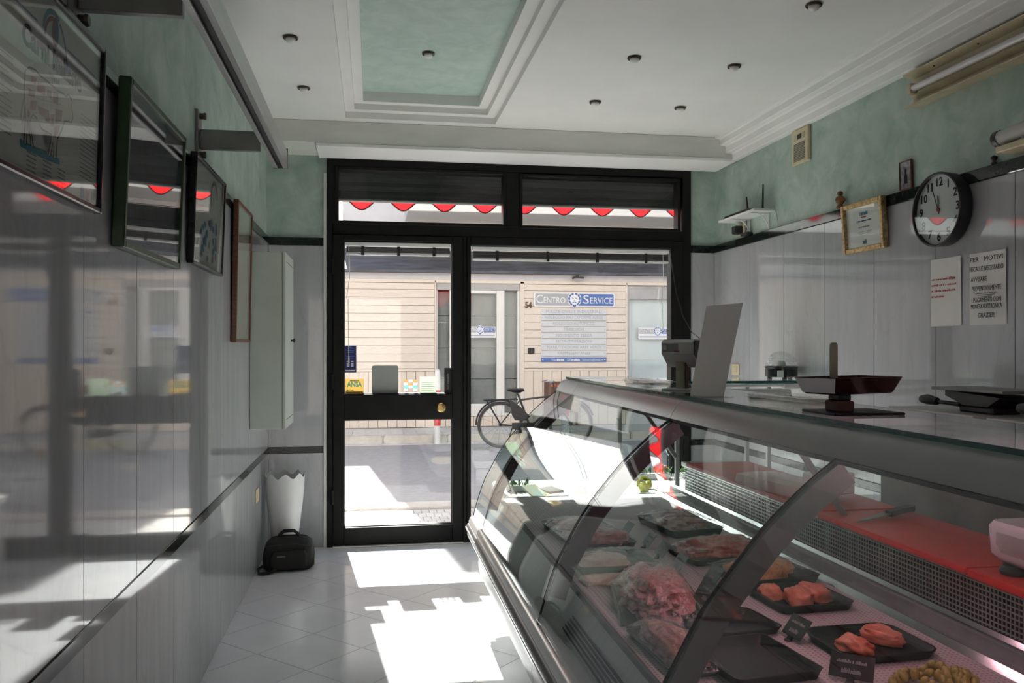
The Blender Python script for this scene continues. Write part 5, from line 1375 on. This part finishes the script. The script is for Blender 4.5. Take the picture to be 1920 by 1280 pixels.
# ------------------------------------------------------------------ trays, meat, price cards
DZ = 0.6012
def tray(cx, cy, wx, ly, rot, h, label, r=0.03, flare=0.014, m='trayblack', z=DZ):
    M_ = Matrix.Translation((cx, cy, z)) @ Matrix.Rotation(math.radians(rot), 4, 'Z')
    L_ = lambda d, zz: [(x, y, zz) for x, y in rrect(wx - 2 * d, ly - 2 * d, max(0.004, r - d), 5)]
    b = MB(); b.loft([L_(flare, 0.0), L_(flare * 0.5, h * 0.55), L_(0.003, h - 0.003), L_(0.0, h), L_(0.006, h + 0.001), L_(0.010, h - 0.003), L_(flare + 0.006, 0.006), L_(flare + 0.012, 0.004)], True, M_)
    o = b.done('meat_tray', m, None, 50)
    tag(o, label, 'tray', 'black trays on the counter deck')
    return M_
def blob(name, label, cat, M_, c, size, m, seed, amp=0.18, fr=2.2, group=None, nu=26, nv=40, flat=0.35, parent=None):
    off_ = Vector((seed * 3.7, seed * 1.9, seed * 5.3))
    rows_ = []
    for i in range(nu + 1):
        th = math.pi * (i + 0.001) / (nu + 0.002)
        row = []
        for j in range(nv):
            ph = 2 * math.pi * j / nv
            d = Vector((math.sin(th) * math.cos(ph), math.sin(th) * math.sin(ph), math.cos(th)))
            sq = 1.0 / max(abs(d.x), abs(d.y), 1e-3) ** 0.35 if i not in (0, nu) else 1.0
            k = 1 + amp * noise.fractal(d * fr + off_, 0.9, 2.1, 3)
            z = d.z * k
            if z < -flat:
                z = -flat
            row.append((c[0] + d.x * k * min(sq, 1.25) * size[0] / 2, c[1] + d.y * k * min(sq, 1.25) * size[1] / 2, c[2] + (z + flat) / (1 + flat) * size[2]))
        rows_.append(row)
    b = MB(); g = b.surf(rows_, closed_v=True, mx=M_); b.cap(g[0]); b.cap(list(reversed(g[-1])))
    o = b.done(name, m, parent, 70)
    if parent is None:
        tag(o, label, cat, group)
    return o
def film(M_, wx, ly, h, label, seed, bulge=0.03, rim=0.0):
    """crumpled cling film stretched over a tray"""
    n1, n2 = 46, 46
    rows_ = []
    for i in range(n1 + 1):
        u = -1 + 2 * i / n1
        row = []
        for j in range(n2 + 1):
            v = -1 + 2 * j / n2
            dome = max(0.0, (1 - abs(u) ** 3) * (1 - abs(v) ** 3))
            w_ = noise.noise(Vector((u * 3 + seed, v * 6, seed * 2.0))) * 0.007 + noise.noise(Vector((u * 11 + seed, v * 5, seed))) * 0.004 + abs(noise.noise(Vector((u * 14 + v * 9, v * 12 - u * 6 + seed, 0)))) * 0.004
            row.append((u * wx / 2, v * ly / 2, h + bulge * dome + w_ * min(1, dome * 3 + 0.25)))
        rows_.append(row)
    b = MB(); b.surf(rows_, mx=M_)
    tag(b.done('cling_film', 'film', None, 80, normals=False), label, 'film', 'cling film over the meat')
def meat_in(M_, base, pieces, m, label, cat='meat', amp=0.22, fr=2.4):
    for k, (c, s) in enumerate(pieces):
        blob(base, label[k], cat, M_, (c[0], c[1], 0.008), s, m, hash_(base) + k * 1.37, amp, fr, 'meat on the trays')
def hash_(s):
    return sum(ord(c) for c in s) % 17 + 0.31

M1 = tray(1.325, 3.525, 0.25, 0.36, 8, 0.032, 'black tray at the far end beside the glass divider')
blob('roast_beef', 'brown-red wrapped meat in the far tray near the divider', 'meat', M1, (0, 0, 0.008), (0.19, 0.28, 0.055), 'meatbrown', 4.1, 0.25, 2.6, 'meat on the trays')
film(M1, 0.26, 0.37, 0.036, 'shiny film over the far brown meat tray', 1.3, 0.036)
M2 = tray(0.885, 3.435, 0.27, 0.50, 4, 0.026, 'black tray at the far end beside the front glass')
blob('beef_cut', 'pale red wrapped meat in the far tray by the front glass', 'meat', M2, (-0.01, 0.10, 0.008), (0.20, 0.24, 0.045), 'meatfat', 2.3, 0.22, 2.4, 'meat on the trays')
blob('beef_cut', 'bright red marbled meat, nearer piece in the far front tray', 'meat', M2, (0.03, -0.13, 0.008), (0.19, 0.22, 0.05), 'meatred', 6.3, 0.25, 3.0, 'meat on the trays')
film(M2, 0.28, 0.51, 0.030, 'shiny film over the far front meat tray', 2.3, 0.032)
M3 = tray(0.855, 2.975, 0.30, 0.26, 2, 0.030, 'black tray by the front glass, third from the far end')
blob('pork_slices', 'pale pink sliced meat in the tray third from the far end', 'meat', M3, (-0.04, 0, 0.008), (0.20, 0.19, 0.035), 'meatfat', 1.7, 0.22, 3.0, 'meat on the trays')
film(M3, 0.30, 0.26, 0.032, 'shiny film over the pale pink sliced meat', 3.3, 0.014)
M4 = tray(1.31, 3.04, 0.36, 0.25, 8, 0.022, 'low black tray below the far brown meat tray')
blob('ribs', 'long red ribs on the low tray near the divider', 'meat', M4, (0.0, 0.01, 0.008), (0.32, 0.17, 0.06), 'meatred', 3.9, 0.28, 3.6, 'meat on the trays')
film(M4, 0.36, 0.25, 0.026, 'shiny film over the long red ribs', 4.7, 0.045)
M5 = tray(1.335, 2.73, 0.30, 0.24, 8, 0.028, 'black tray of orange seasoned meat near the divider')
for k, (x, y) in enumerate(((-0.08, 0.03), (0.0, -0.02), (0.07, 0.03), (0.02, 0.05), (-0.05, -0.05))):
    blob('seasoned_meat', '%s orange seasoned meat piece in the wrapped tray near the divider' % ('leftmost', 'middle', 'rightmost', 'rear', 'front')[k], 'meat', M5, (x, y, 0.008), (0.11, 0.09, 0.045), 'meatorange', 5 + k * 1.7, 0.28, 2.6, 'orange seasoned pieces', 14, 22)
film(M5, 0.31, 0.25, 0.032, 'shiny film over the orange seasoned meat', 5.9, 0.03)
# big pink bag of mince by the front glass
M6 = Matrix.Translation((0.865, 2.50, DZ)) @ Matrix.Rotation(math.radians(-12), 4, 'Z')
blob('minced_meat', 'large mound of pink minced meat in a clear bag', 'meat', M6, (0, 0, 0.010), (0.20, 0.40, 0.085), 'meatpink', 8.2, 0.26, 4.2, 'meat on the trays', 34, 52)
M6t = tray(0.865, 2.50, 0.25, 0.46, -12, 0.008, 'thin black tray under the large pink mince', 0.03, 0.01)
film(M6, 0.26, 0.47, 0.012, 'crumpled clear bag over the large pink mince', 7.7, 0.098)
blob('pork_slab', 'flat pale pork slab behind the pink mince', 'meat', Matrix.Translation((0.80, 2.775, DZ)), (0, 0, 0.0), (0.22, 0.11, 0.022), 'meatfat', 9.1, 0.15, 2.0, 'meat on the trays')
M7 = tray(1.02, 2.27, 0.20, 0.20, 8, 0.020, 'small empty black tray beside the mince')
M8 = tray(1.315, 2.455, 0.25, 0.24, 3, 0.026, 'black tray of chicken near the divider, upper one')
for k, (x, y, s) in enumerate(((-0.075, 0.045, (0.07, 0.09, 0.038)), (-0.02, -0.03, (0.08, 0.10, 0.045)), (0.05, 0.0, (0.095, 0.11, 0.045)))):
    blob('chicken_fillet', ('leftmost', 'middle', 'rightmost')[k] + ' raw chicken fillet on the upper chicken tray', 'meat', M8, (x, y, 0.008), s, 'chicken', 11 + k * 2.1, 0.27, 1.9, 'chicken fillets', 18, 28)
M9 = tray(1.30, 2.055, 0.27, 0.24, 2, 0.022, 'black tray with two chicken breasts, nearest the grapes', 0.05)
for k, (x, y, s, lb) in enumerate(((-0.062, -0.030, (0.070, 0.095, 0.036), 'left'), (0.045, 0.015, (0.070, 0.11, 0.038), 'right'))):
    blob('chicken_breast', lb + ' raw chicken breast of the two on the nearest tray', 'meat', M9 @ Matrix.Translation((x, y, 0)) @ Matrix.Rotation(math.radians(26), 4, 'Z'), (0, 0, 0.008), s, 'chicken', 21 + k * 3.3, 0.28, 1.9, 'chicken fillets', 20, 30)
M10 = tray(0.935, 1.985, 0.24, 0.27, 7, 0.028, 'large empty black tray at the bottom of the picture', 0.02)
M11 = tray(0.765, 2.09, 0.13, 0.34, 4, 0.016, 'narrow black tray by the front glass at the bottom', 0.02)
blob('beef_strips', 'dark red wrapped meat strips beside the empty tray', 'meat', M11, (0.0, 0, 0.006), (0.10, 0.30, 0.055), 'meatred', 13.7, 0.25, 3.4, 'meat on the trays')
film(M11, 0.14, 0.36, 0.018, 'crumpled film over the dark red strips', 9.4, 0.055)
# grapes
gp = thing('grape_bunch', 'bunch of yellow decorative grapes at the bottom right', 'grapes', (1.30, 1.79, DZ))
rg = random.Random(11)
src = None
for k in range(70):
    a, rr = rg.uniform(0, 2 * math.pi), math.sqrt(rg.random())
    x, y = 1.305 + 0.105 * rr * math.cos(a), 1.795 + 0.062 * rr * math.sin(a)
    z = DZ + 0.011 + 0.038 * (1 - rr ** 2) * rg.uniform(0.3, 1)
    if src is None:
        b = MB(); b.lathe([(0.0005, -0.012), (0.006, -0.010), (0.0095, -0.004), (0.0098, 0.002), (0.0075, 0.009), (0.003, 0.013), (0.0005, 0.0135)], (x, y, z), 10); src = b.done('grape', 'grape', gp, 80)
    else:
        o = share(src, 'grape', (x, y, z), gp)
        o.rotation_euler = (rg.uniform(-0.7, 0.7), rg.uniform(-0.7, 0.7), 0)

def price_card(x, y, rz, tilt, w_, h_, m, label, stick=0.012):
    o = thing('price_card', label, 'price card', (x, y, DZ), 'price cards between the trays')
    M_ = Matrix.Translation((x, y, DZ)) @ Matrix.Rotation(math.radians(rz), 4, 'Z') @ Matrix.Rotation(math.radians(tilt), 4, 'X')
    b = MB(); b.box(-w_ / 2, w_ / 2, -0.0008, 0.0008, stick, stick + h_, 0, M_); c_ = b.done('card', m, o, None)
    b = MB(); b.box(-0.008, 0.008, -0.004, 0.004, 0.002, stick + 0.006, 0.001, M_); b.done('clip', 'black', o)
    b = MB(); b.lathe([(0.011, 0.0), (0.011, 0.003), (0.004, 0.005), (0.0, 0.006)], (x, y, DZ), 14); b.done('foot', 'black', o)
    marks(M_ @ PM((0, -0.0012, stick + h_ * 0.68), *FRONT), w_ * 0.7, h_ * 0.14, 'chalk', c_, x)
    marks(M_ @ PM((0, -0.0012, stick + h_ * 0.30), *FRONT), w_ * 0.45, h_ * 0.20, 'chalk', c_, y)
for a in ((1.035, 3.42, -90, -36, 0.085, 0.060, 'card', 'pale blue-grey price card farthest along the deck'), (1.060, 3.215, -92, -36, 0.085, 0.060, 'card', 'pale blue-grey price card second from the far end'),
          (1.055, 3.045, -88, -36, 0.085, 0.060, 'card', 'pale blue-grey price card third from the far end'), (1.050, 2.860, -90, -38, 0.085, 0.060, 'card', 'grey price card below the long red ribs'),
          (1.110, 2.690, -86, -38, 0.085, 0.060, 'carddark', 'dark price card with chalk figures beside the seasoned meat'), (0.985, 2.420, -90, -32, 0.20, 0.075, 'carddark', 'large black card leaning beside the pink mince'),
          (1.115, 2.14, -84, -38, 0.085, 0.062, 'carddark', 'dark chalked price card between the chicken trays and small empty tray'), (1.115, 1.84, -40, -40, 0.10, 0.06, 'carddark', 'dark price card left of the grapes')):
    price_card(*a)

# ------------------------------------------------------------------ things on the raised shelf
SZ = 0.5005
o = thing('preserve_jar', 'amber brown jar with yellow label on the sunny window shelf', 'jar', (1.19, 4.76, SZ))
b = MB(); b.lathe([(0.036, 0.0), (0.040, 0.004), (0.040, 0.062), (0.034, 0.072), (0.034, 0.078)], (1.19, 4.76, SZ), 24); b.done('body', 'amber', o, 40)
b = MB(); b.lathe([(0.0405, 0.0), (0.0408, 0.001), (0.0408, 0.022), (0.0405, 0.023)], (1.19, 4.76, SZ + 0.004), 24); b.done('label_band', 'yellowlabel', o, 40)
b = MB(); b.lathe([(0.036, 0.0), (0.037, 0.003), (0.037, 0.012), (0.033, 0.014)], (1.19, 4.76, SZ + 0.078), 24); b.done('lid', 'amber', o, 40)
o = thing('dark_pot', 'dark red-black lidded pot beside the amber jar', 'pot', (1.325, 4.76, SZ))
b = MB(); b.lathe([(0.040, 0.0), (0.056, 0.012), (0.060, 0.035), (0.052, 0.058), (0.046, 0.062)], (1.325, 4.76, SZ), 24); b.done('body', 'jam', o, 50)
b = MB(); b.lathe([(0.050, 0.0), (0.046, 0.012), (0.02, 0.020), (0.008, 0.022), (0.010, 0.034), (0.0, 0.038)], (1.325, 4.76, SZ + 0.062), 24); b.done('lid', 'jam', o, 50)
b = MB(); b.tube([(1.382, 4.76, SZ + 0.04), (1.405, 4.755, SZ + 0.03), (1.42, 4.75, SZ + 0.006)], 0.006, 6); b.done('handle', 'jam', o)
o = thing('yellow_flower', 'round yellow artificial flower head on the white shelf', 'flower', (1.654, 5.00, SZ))
rf = random.Random(5)
for k in range(48):
    a, e_ = rf.uniform(0, 2 * math.pi), math.acos(rf.uniform(-0.35, 1))
    d = Vector((math.sin(e_) * math.cos(a), math.sin(e_) * math.sin(a), math.cos(e_)))
    c = Vector((1.654, 5.00, SZ + 0.048)) + d * 0.036
    u = d.orthogonal().normalized(); v = d.cross(u)
    b = MB(); b.surf([[c + u * 0.016 * math.cos(q) * s_ + v * 0.016 * math.sin(q) * s_ + d * (0.010 * s_ * s_) for q in [2 * math.pi * i / 8 for i in range(8)]] for s_ in (0.1, 0.6, 1.0)], closed_v=True); b.done('petal', 'yellowflower', o, 80, normals=False)
b = MB(); b.lathe([(0.024, 0.0), (0.028, 0.004), (0.034, 0.03), (0.02, 0.05)], (1.654, 5.00, SZ), 16); b.done('core', 'yellowflower', o, 50)
b = MB(); b.tube([(1.674, 4.98, SZ + 0.02), (1.714, 4.97, SZ + 0.018), (1.729, 4.965, SZ + 0.004)], 0.004, 6); b.done('stem', 'leaf', o)
for k, (x, y, rz, m_, lb) in enumerate(((0.985, 4.93, 30, 'booklet', 'yellow and teal booklet leaning on the white shelf'), (1.115, 5.06, 24, 'carddark', 'dark spiral notebook lying on the white shelf'))):
    o = thing('booklet', lb, 'booklet', (x, y, SZ))
    M_ = Matrix.Translation((x, y, SZ + 0.004)) @ Matrix.Rotation(math.radians(rz), 4, 'Z') @ Matrix.Rotation(math.radians(24 if k == 0 else 4), 4, 'X')
    b = MB(); b.box(-0.055, 0.055, -0.002, 0.12, 0, 0.008, 0.001, M_); b.done('cover', m_, o)
    b = MB(); b.box(-0.053, 0.053, 0.0, 0.118, -0.003, 0.0, 0, M_); b.done('pages', 'paper', o, None)
    for q in range(12):
        b = MB(); cc = M_ @ Vector((-0.05 + q * 0.009, -0.004, 0.003)); b.tube([cc + Vector((0, 0.007 * math.cos(t_), 0.007 * math.sin(t_))) for t_ in [2 * math.pi * i / 8 for i in range(8)]], 0.0012, 4, True); b.done('spiral_ring', 'black', o, None)
def plant(x, y, z, n_, w_, h_, label, seed, flowers=None):
    o = thing('plastic_plant', label, 'plant', (x, y, z), 'artificial greenery in the window end')
    b = MB(); b.box(x - w_ / 2, x + w_ / 2, y - 0.025, y + 0.025, z, z + 0.035, 0.004); b.done('trough', 'posgrey', o)
    rr = random.Random(seed)
    for k in range(n_):
        px, py = x + rr.uniform(-w_ / 2, w_ / 2), y + rr.uniform(-0.02, 0.02)
        a, l_ = rr.uniform(0, 2 * math.pi), rr.uniform(0.5, 1) * h_
        tip = Vector((px + 0.5 * l_ * math.cos(a), py + 0.5 * l_ * math.sin(a), z + 0.03 + l_))
        base = Vector((px, py, z + 0.03)); s_ = Vector((-math.sin(a), math.cos(a), 0)) * 0.009
        md = base.lerp(tip, 0.55) + Vector((0, 0, 0.006))
        b = MB(); b.surf([[base, base], [md - s_, md + s_], [tip, tip + Vector((0.0005, 0, 0))]]); b.done('leaf', 'leaf', o, 80, normals=False)
    if flowers:
        for k in range(5):
            px = x + rr.uniform(-w_ / 2, w_ / 2)
            b = MB(); b.lathe([(0.001, 0), (0.009, 0.004), (0.010, 0.010), (0.002, 0.014)], (px, y - 0.01, z + 0.035 + h_ * rr.uniform(0.5, 0.9)), 8); b.done('blossom', flowers, o, 60)
plant(1.86, 5.50, SZ, 44, 0.28, 0.055, 'green plastic plant strip with orange blossoms behind the flower', 4, 'orange')
plant(2.18, 5.50, SZ, 34, 0.2, 0.055, 'green plastic plant strip at the back corner of the shelf', 9)
plant(0.89, 5.15, SZ, 34, 0.14, 0.05, 'dark green plastic plant beside the booklet', 14)
b = MB()
for k in range(3):
    b.box(1.62, 2.28, 5.446, 5.449, SZ + 0.002 + k * 0.012, SZ + 0.006 + k * 0.012)
for k in range(54):
    b.box(1.62 + k * 0.0122, 1.624 + k * 0.0122, 5.446, 5.449, SZ + 0.0002, SZ + 0.038)
tag(b.done('low_grid', 'steel', None, None), 'low perforated metal strip along the back of the white shelf', 'grid')

# ------------------------------------------------------------------ things on the service top
TZ = 1.2340
# scale customer display on its post
o = thing('scale_display', 'grey scale display head on a post with small screen', 'scale display', (1.15, 3.02, TZ))
M_ = Matrix.Translation((1.150, 3.03, TZ)) @ Matrix.Rotation(math.radians(-46), 4, 'Z')
b = MB(); b.prism([(-0.045, 0.137), (-0.045, 0.178), (-0.028, 0.190), (0.045, 0.190), (0.075, 0.165), (0.075, 0.155), (0.030, 0.085), (0.012, 0.085)], 'X', -0.062, 0.062, M_); hd = b.done('head', 'posgrey', o)
b = MB(); b.prism([(-0.030, 0.135), (-0.030, 0.178), (-0.022, 0.184), (0.042, 0.184), (0.068, 0.162), (0.03, 0.096)], 'X', 0.0622, 0.0640, M_); b.done('side_panel', 'posdark', o)
b = MB(); b.box(-0.056, 0.006, -0.0465, -0.0455, 0.143, 0.174, 0, M_); b.done('screen', 'posscreen', hd, None)
b = MB(); b.box(-0.054, -0.040, -0.0475, -0.0465, 0.150, 0.170, 0, M_); b.done('badge', 'chrome', hd, None)
b = MB(); b.box(-0.010, 0.012, -0.0472, -0.0462, 0.143, 0.148, 0, M_); b.done('red_mark', 'inkmaroon', hd, None)
b = MB(); b.box(-0.020, 0.016, -0.012, 0.022, 0.004, 0.110, 0.003, M_); b.done('post', 'beige', o)
b = MB(); b.box(0.016, 0.020, -0.008, 0.018, 0.004, 0.105, 0.001, M_); b.done('post_side', 'brownboard', o)
b = MB(); b.box(-0.06, 0.06, -0.05, 0.06, 0.0, 0.006, 0.002, M_); b.done('base', 'posgrey', o)

# leaning sheet in a clear stand
o = thing('leaflet_stand', 'tall white sheet leaning on the counter top, seen edgewise', 'leaflet', (1.06, 2.64, TZ))
P_ = [Vector((1.042, 2.668, TZ)), Vector((1.128, 2.598, TZ)), Vector((1.205, 2.62, 1.540)), Vector((1.112, 2.70, 1.532))]
nrm = (P_[1] - P_[0]).cross(P_[3] - P_[0]).normalized()
b = MB(); b.loft([P_, [p + nrm * 0.004 for p in P_]]); sh2 = b.done('sheet', 'paper', o, None)
xd, yd = (P_[1] - P_[0]).normalized(), (P_[3] - P_[0]).normalized()
for k, v in enumerate((0.62, 0.52, 0.44, 0.34)):
    cc = P_[0].lerp(P_[3], v).lerp(P_[1].lerp(P_[2], v), 0.5)
    marks(PM(cc - nrm * 0.0006, xd, nrm.cross(xd)), (0.075, 0.075, 0.075, 0.04)[k], 0.004, 'signgrey', sh2, v)
b = MB(); b.box(1.05, 1.16, 2.585, 2.68, TZ, TZ + 0.003, 0.001); b.done('stand_foot', 'clear', o)

# clear lids and trays
def clear_stack(x, y, rz, w_, l_, label, n_):
    o = thing('clear_trays', label, 'tray', (x, y, TZ), 'stacked clear plastic trays')
    M_ = Matrix.Translation((x, y, TZ)) @ Matrix.Rotation(math.radians(rz), 4, 'Z')
    for k in range(n_):
        z0 = k * 0.009
        L_ = lambda d, zz: [(px, py, zz) for px, py in rrect(w_ - 2 * d, l_ - 2 * d, 0.015, 4)]
        b = MB(); b.surf([L_(0.012, z0 + 0.001), L_(0.006, z0 + 0.018), L_(0.0, z0 + 0.019), L_(0.0, z0 + 0.021), L_(0.008, z0 + 0.0215), L_(0.014, z0 + 0.004)], closed_v=True, mx=M_); b.done('tray', 'clear', o, 50)
clear_stack(1.145, 2.17, 6, 0.14, 0.30, 'stack of clear plastic trays beside the red-brown scale pan', 2)
clear_stack(1.10, 3.29, 4, 0.12, 0.26, 'stack of clear plastic trays behind the scale display', 2)

# counter scale with red-brown pan
o = thing('counter_scale', 'counter scale with a wide red-brown pan on a dark column', 'scale', (1.17, 1.93, TZ))
b = MB(); b.box(1.075, 1.26, 1.84, 1.995, TZ, TZ + 0.006, 0.002); b.done('base_plate', 'black', o)
b = MB(); b.box(1.11, 1.155, 1.885, 1.945, TZ + 0.006, TZ + 0.032, 0.003); b.done('column', 'brownboard', o)
b = MB(); b.box(1.116, 1.150, 1.89, 1.94, TZ + 0.032, TZ + 0.048, 0.003); b.done('neck', 'black', o)
SM = Matrix.Translation((1.192, 1.972, TZ + 0.046)) @ Matrix.Rotation(math.radians(20), 4, 'Z')
L_ = lambda d, zz: [(px, py, zz) for px, py in rrect(0.25 - 2 * d, 0.13 - 2 * d, 0.005, 3)]
b = MB(); b.loft([L_(0.020, 0.0), L_(0.016, 0.003), L_(0.0, 0.042), L_(0.003, 0.042), L_(0.018, 0.006), L_(0.024, 0.004)], True, SM); b.done('pan', 'scalepan', o, 30)
b = MB(); b.loft([[(-0.1108, -0.049, 0.004), (-0.1108, 0.049, 0.004), (-0.1252, 0.0625, 0.0405), (-0.1252, -0.0625, 0.0405)], [(-0.1118, -0.049, 0.004), (-0.1118, 0.049, 0.004), (-0.1262, 0.0625, 0.0405), (-0.1262, -0.0625, 0.0405)]], True, SM); b.done('lit_steel_side', 'signwhite', o, None)  # white panel paints the bright reflection on the pan's left side
b = MB(); b.loft([[(1.178 + px, 2.02 + py, z) for px, py in rrect(w2, 0.008, 0.003, 3)] for w2, z in ((0.021, TZ + 0.08), (0.021, TZ + 0.168), (0.014, TZ + 0.174))]); b.done('indicator_post', 'beige', o)
b = MB(); b.box(1.169, 1.187, 2.012, 2.028, TZ + 0.006, TZ + 0.08, 0.002); b.done('post_stem', 'black', o)

# ------------------------------------------------------------------ back work table with machines (behind the counter)
wt = thing('work_table', 'grey work table behind the counter at the right edge', 'table', (2.2, 2.2, 0.0))
b = MB(); b.box(2.02, 2.53, 1.2, 3.15, 1.02, 1.055, 0.004); b.done('table_top', 'posgrey', wt)
b = MB(); b.box(2.03, 2.52, 1.22, 3.13, 0.10, 1.02, 0.003); b.done('shade_block', 'aludark', wt)  # dark closed body added to stand for the shade behind the counter
for x in (2.06, 2.49):
    for y in (1.26, 3.09):
        b = MB(); b.box(x - 0.02, x + 0.02, y - 0.02, y + 0.02, 0.0, 0.10, 0.003); b.done('leg', 'steel', wt)
for k, (y0, y1) in enumerate(((2.62, 3.10), (2.05, 2.55))):
    o = thing('paper_box', ('left' if k == 0 else 'right') + ' pale cardboard box under the machines on the work table', 'box', (2.2, (y0 + y1) / 2, 1.056), 'pale boxes on the work table')
    b = MB(); b.box(2.05, 2.33, y0, y1, 1.0565, 1.142, 0.004); b.done('body', 'paper', o)
    b = MB(); b.box(2.045, 2.335, y0 - 0.004, y1 + 0.004, 1.142, 1.158, 0.003); b.done('lid', 'posgrey', o)
    if k:
        marks(PM((2.0485, 2.28, 1.10), *RIGHTW), 0.12, 0.02, 'inkgrey', o, 3.3)
for k, (y, lb) in enumerate(((2.70, 'dark slicing machine with flat steel plate, left of the pair'), (2.20, 'dark slicing machine at the right edge of the picture'))):
    o = thing('slicer', lb, 'machine', (2.19, y, 1.158), 'machines on the work table')
    b = MB(); b.box(2.13, 2.25, y - 0.07, y + 0.10, 1.159, 1.185, 0.006); b.done('base', 'black', o)
    b = MB(); b.prism([(y - 0.12, 1.22), (y + 0.16, 1.235), (y + 0.16, 1.215), (y + 0.06, 1.185), (y - 0.06, 1.185)], 'X', 2.12, 2.27); b.done('body', 'black', o)
    b = MB(); b.box(2.09, 2.30, y - 0.17, y + 0.20, 1.236, 1.246, 0.002); b.done('plate', 'aludark', o)
    b = MB(); b.tube([(2.12, y + 0.08, 1.185), (2.11, y + 0.20, 1.190)], 0.008, 8); b.tube([(2.11, y + 0.19, 1.190), (2.105, y + 0.24, 1.195), (2.10, y + 0.27, 1.195)], 0.02, 10, rs=[0.014, 0.02, 0.014]); b.done('handle', 'black', o, 50)

# ------------------------------------------------------------------ glass display case at the window end
wc = thing('window_case', 'glass topped display case by the shop window, behind the counter', 'display case', (1.9, 4.9, 0.0))
b = MB(); b.box(0.80, 2.36, 4.70, 5.56, 0.0, 0.438, 0.004); b.done('body', 'white', wc)
b = MB(); b.box(0.785, 2.375, 4.68, 5.575, 0.438, 0.500, 0.012, None, 3); b.done('shelf', 'white', wc, 50)
b = MB(); b.prism([(1.40, 4.80), (1.46, 4.50), (1.56, 4.455), (2.50, 4.455), (2.50, 5.02), (1.46, 5.02)], 'Z', 1.190, 1.200); b.done('top_pane', 'edgeglass', wc, None)
b = MB(); b.tube([(1.46, 5.02, 1.195), (1.40, 4.80, 1.195), (1.46, 4.50, 1.195), (1.56, 4.455, 1.195), (2.50, 4.455, 1.195)], 0.0095, 8); b.done('pane_edge', 'glassrim', wc, 50)
b = MB(); b.box(1.60, 2.32, 4.47, 4.485, 1.168, 1.183, 0.002); b.done('front_strip', 'white', wc)
b = MB(); b.cyl((1.62, 4.52, 1.130), (2.36, 4.52, 1.130), 0.026, n=20); b.done('roller_bar', 'posgrey', wc, 40)
b = MB(); b.box(2.30, 2.40, 4.455, 4.50, 1.155, 1.189, 0.003); b.done('end_block', 'whiteplastic', wc)
for x, y, z0 in ((1.76, 4.715, 0.501), (2.33, 4.715, 0.501), (1.50, 5.01, 0.501), (2.33, 5.01, 0.501)):
    b = MB(); b.box(x - 0.012, x + 0.012, y - 0.012, y + 0.012, z0, 1.19, 0.002); b.done('corner_post', 'aludark', wc)
b = MB(); b.tube([(2.36, 4.50, 1.12), (2.385, 4.49, 1.07), (2.40, 4.48, 1.0)], 0.003, 6); b.tube([(2.36, 4.50, 1.12), (2.35, 4.49, 1.06), (2.345, 4.48, 1.0)], 0.003, 6); b.done('cord', 'rubber', wc)
for (x, y, rz, lb) in ((1.62, 4.62, 0.0, 'black clamp under the window case glass'),):
    b = MB(); b.tube([(x - 0.12, y, 1.185), (x - 0.05, y, 1.172), (x + 0.02, y, 1.160), (x + 0.04, y, 1.168)], 0.012, 8); b.done('clamp', 'black', wc, 50)
# dome lamp on its glass
o = thing('dome_light', 'clear faceted party light dome on a black base', 'lamp', (2.43, 4.75, 1.2005))
b = MB(); b.lathe([(0.080, 0.012), (0.094, 0.016), (0.094, 0.066), (0.098, 0.070), (0.098, 0.076), (0.088, 0.080)], (2.43, 4.75, 1.2005), 36); b.done('base', 'blackgloss', o, 40)
for a in (0.3, 2.4, 4.5):
    b = MB(); b.lathe([(0.013, 0.0), (0.014, 0.003), (0.014, 0.013)], (2.43 + 0.07 * math.cos(a), 4.75 + 0.07 * math.sin(a), 1.2005), 12); b.done('foot', 'black', o)
nn = 14
b = MB(); b.surf([[(2.43 + 0.092 * math.cos(e_) * math.cos(2 * math.pi * (k + 0.5 * (q % 2)) / nn), 4.75 + 0.092 * math.cos(e_) * math.sin(2 * math.pi * (k + 0.5 * (q % 2)) / nn), 1.2805 + 0.088 * math.sin(e_)) for k in range(nn)] for q, e_ in enumerate([math.pi / 2 * i / 7 * 0.985 for i in range(8)])], closed_v=True); b.done('dome', 'clear', o, None)
b = MB(); b.lathe([(0.02, 0.0), (0.028, 0.006), (0.02, 0.03), (0.0, 0.036)], (2.43, 4.75, 1.277), 16); b.done('led', 'whiteplastic', o)
b = MB(); b.box(2.362, 2.40, 4.660, 4.668, 1.213, 1.255, 0.002); b.done('label', 'paper', o)
b = MB(); b.tube([(2.515, 4.72, 1.213), (2.52, 4.68, 1.206), (2.49, 4.60, 1.2035)], 0.003, 6); b.done('lead', 'black', o)
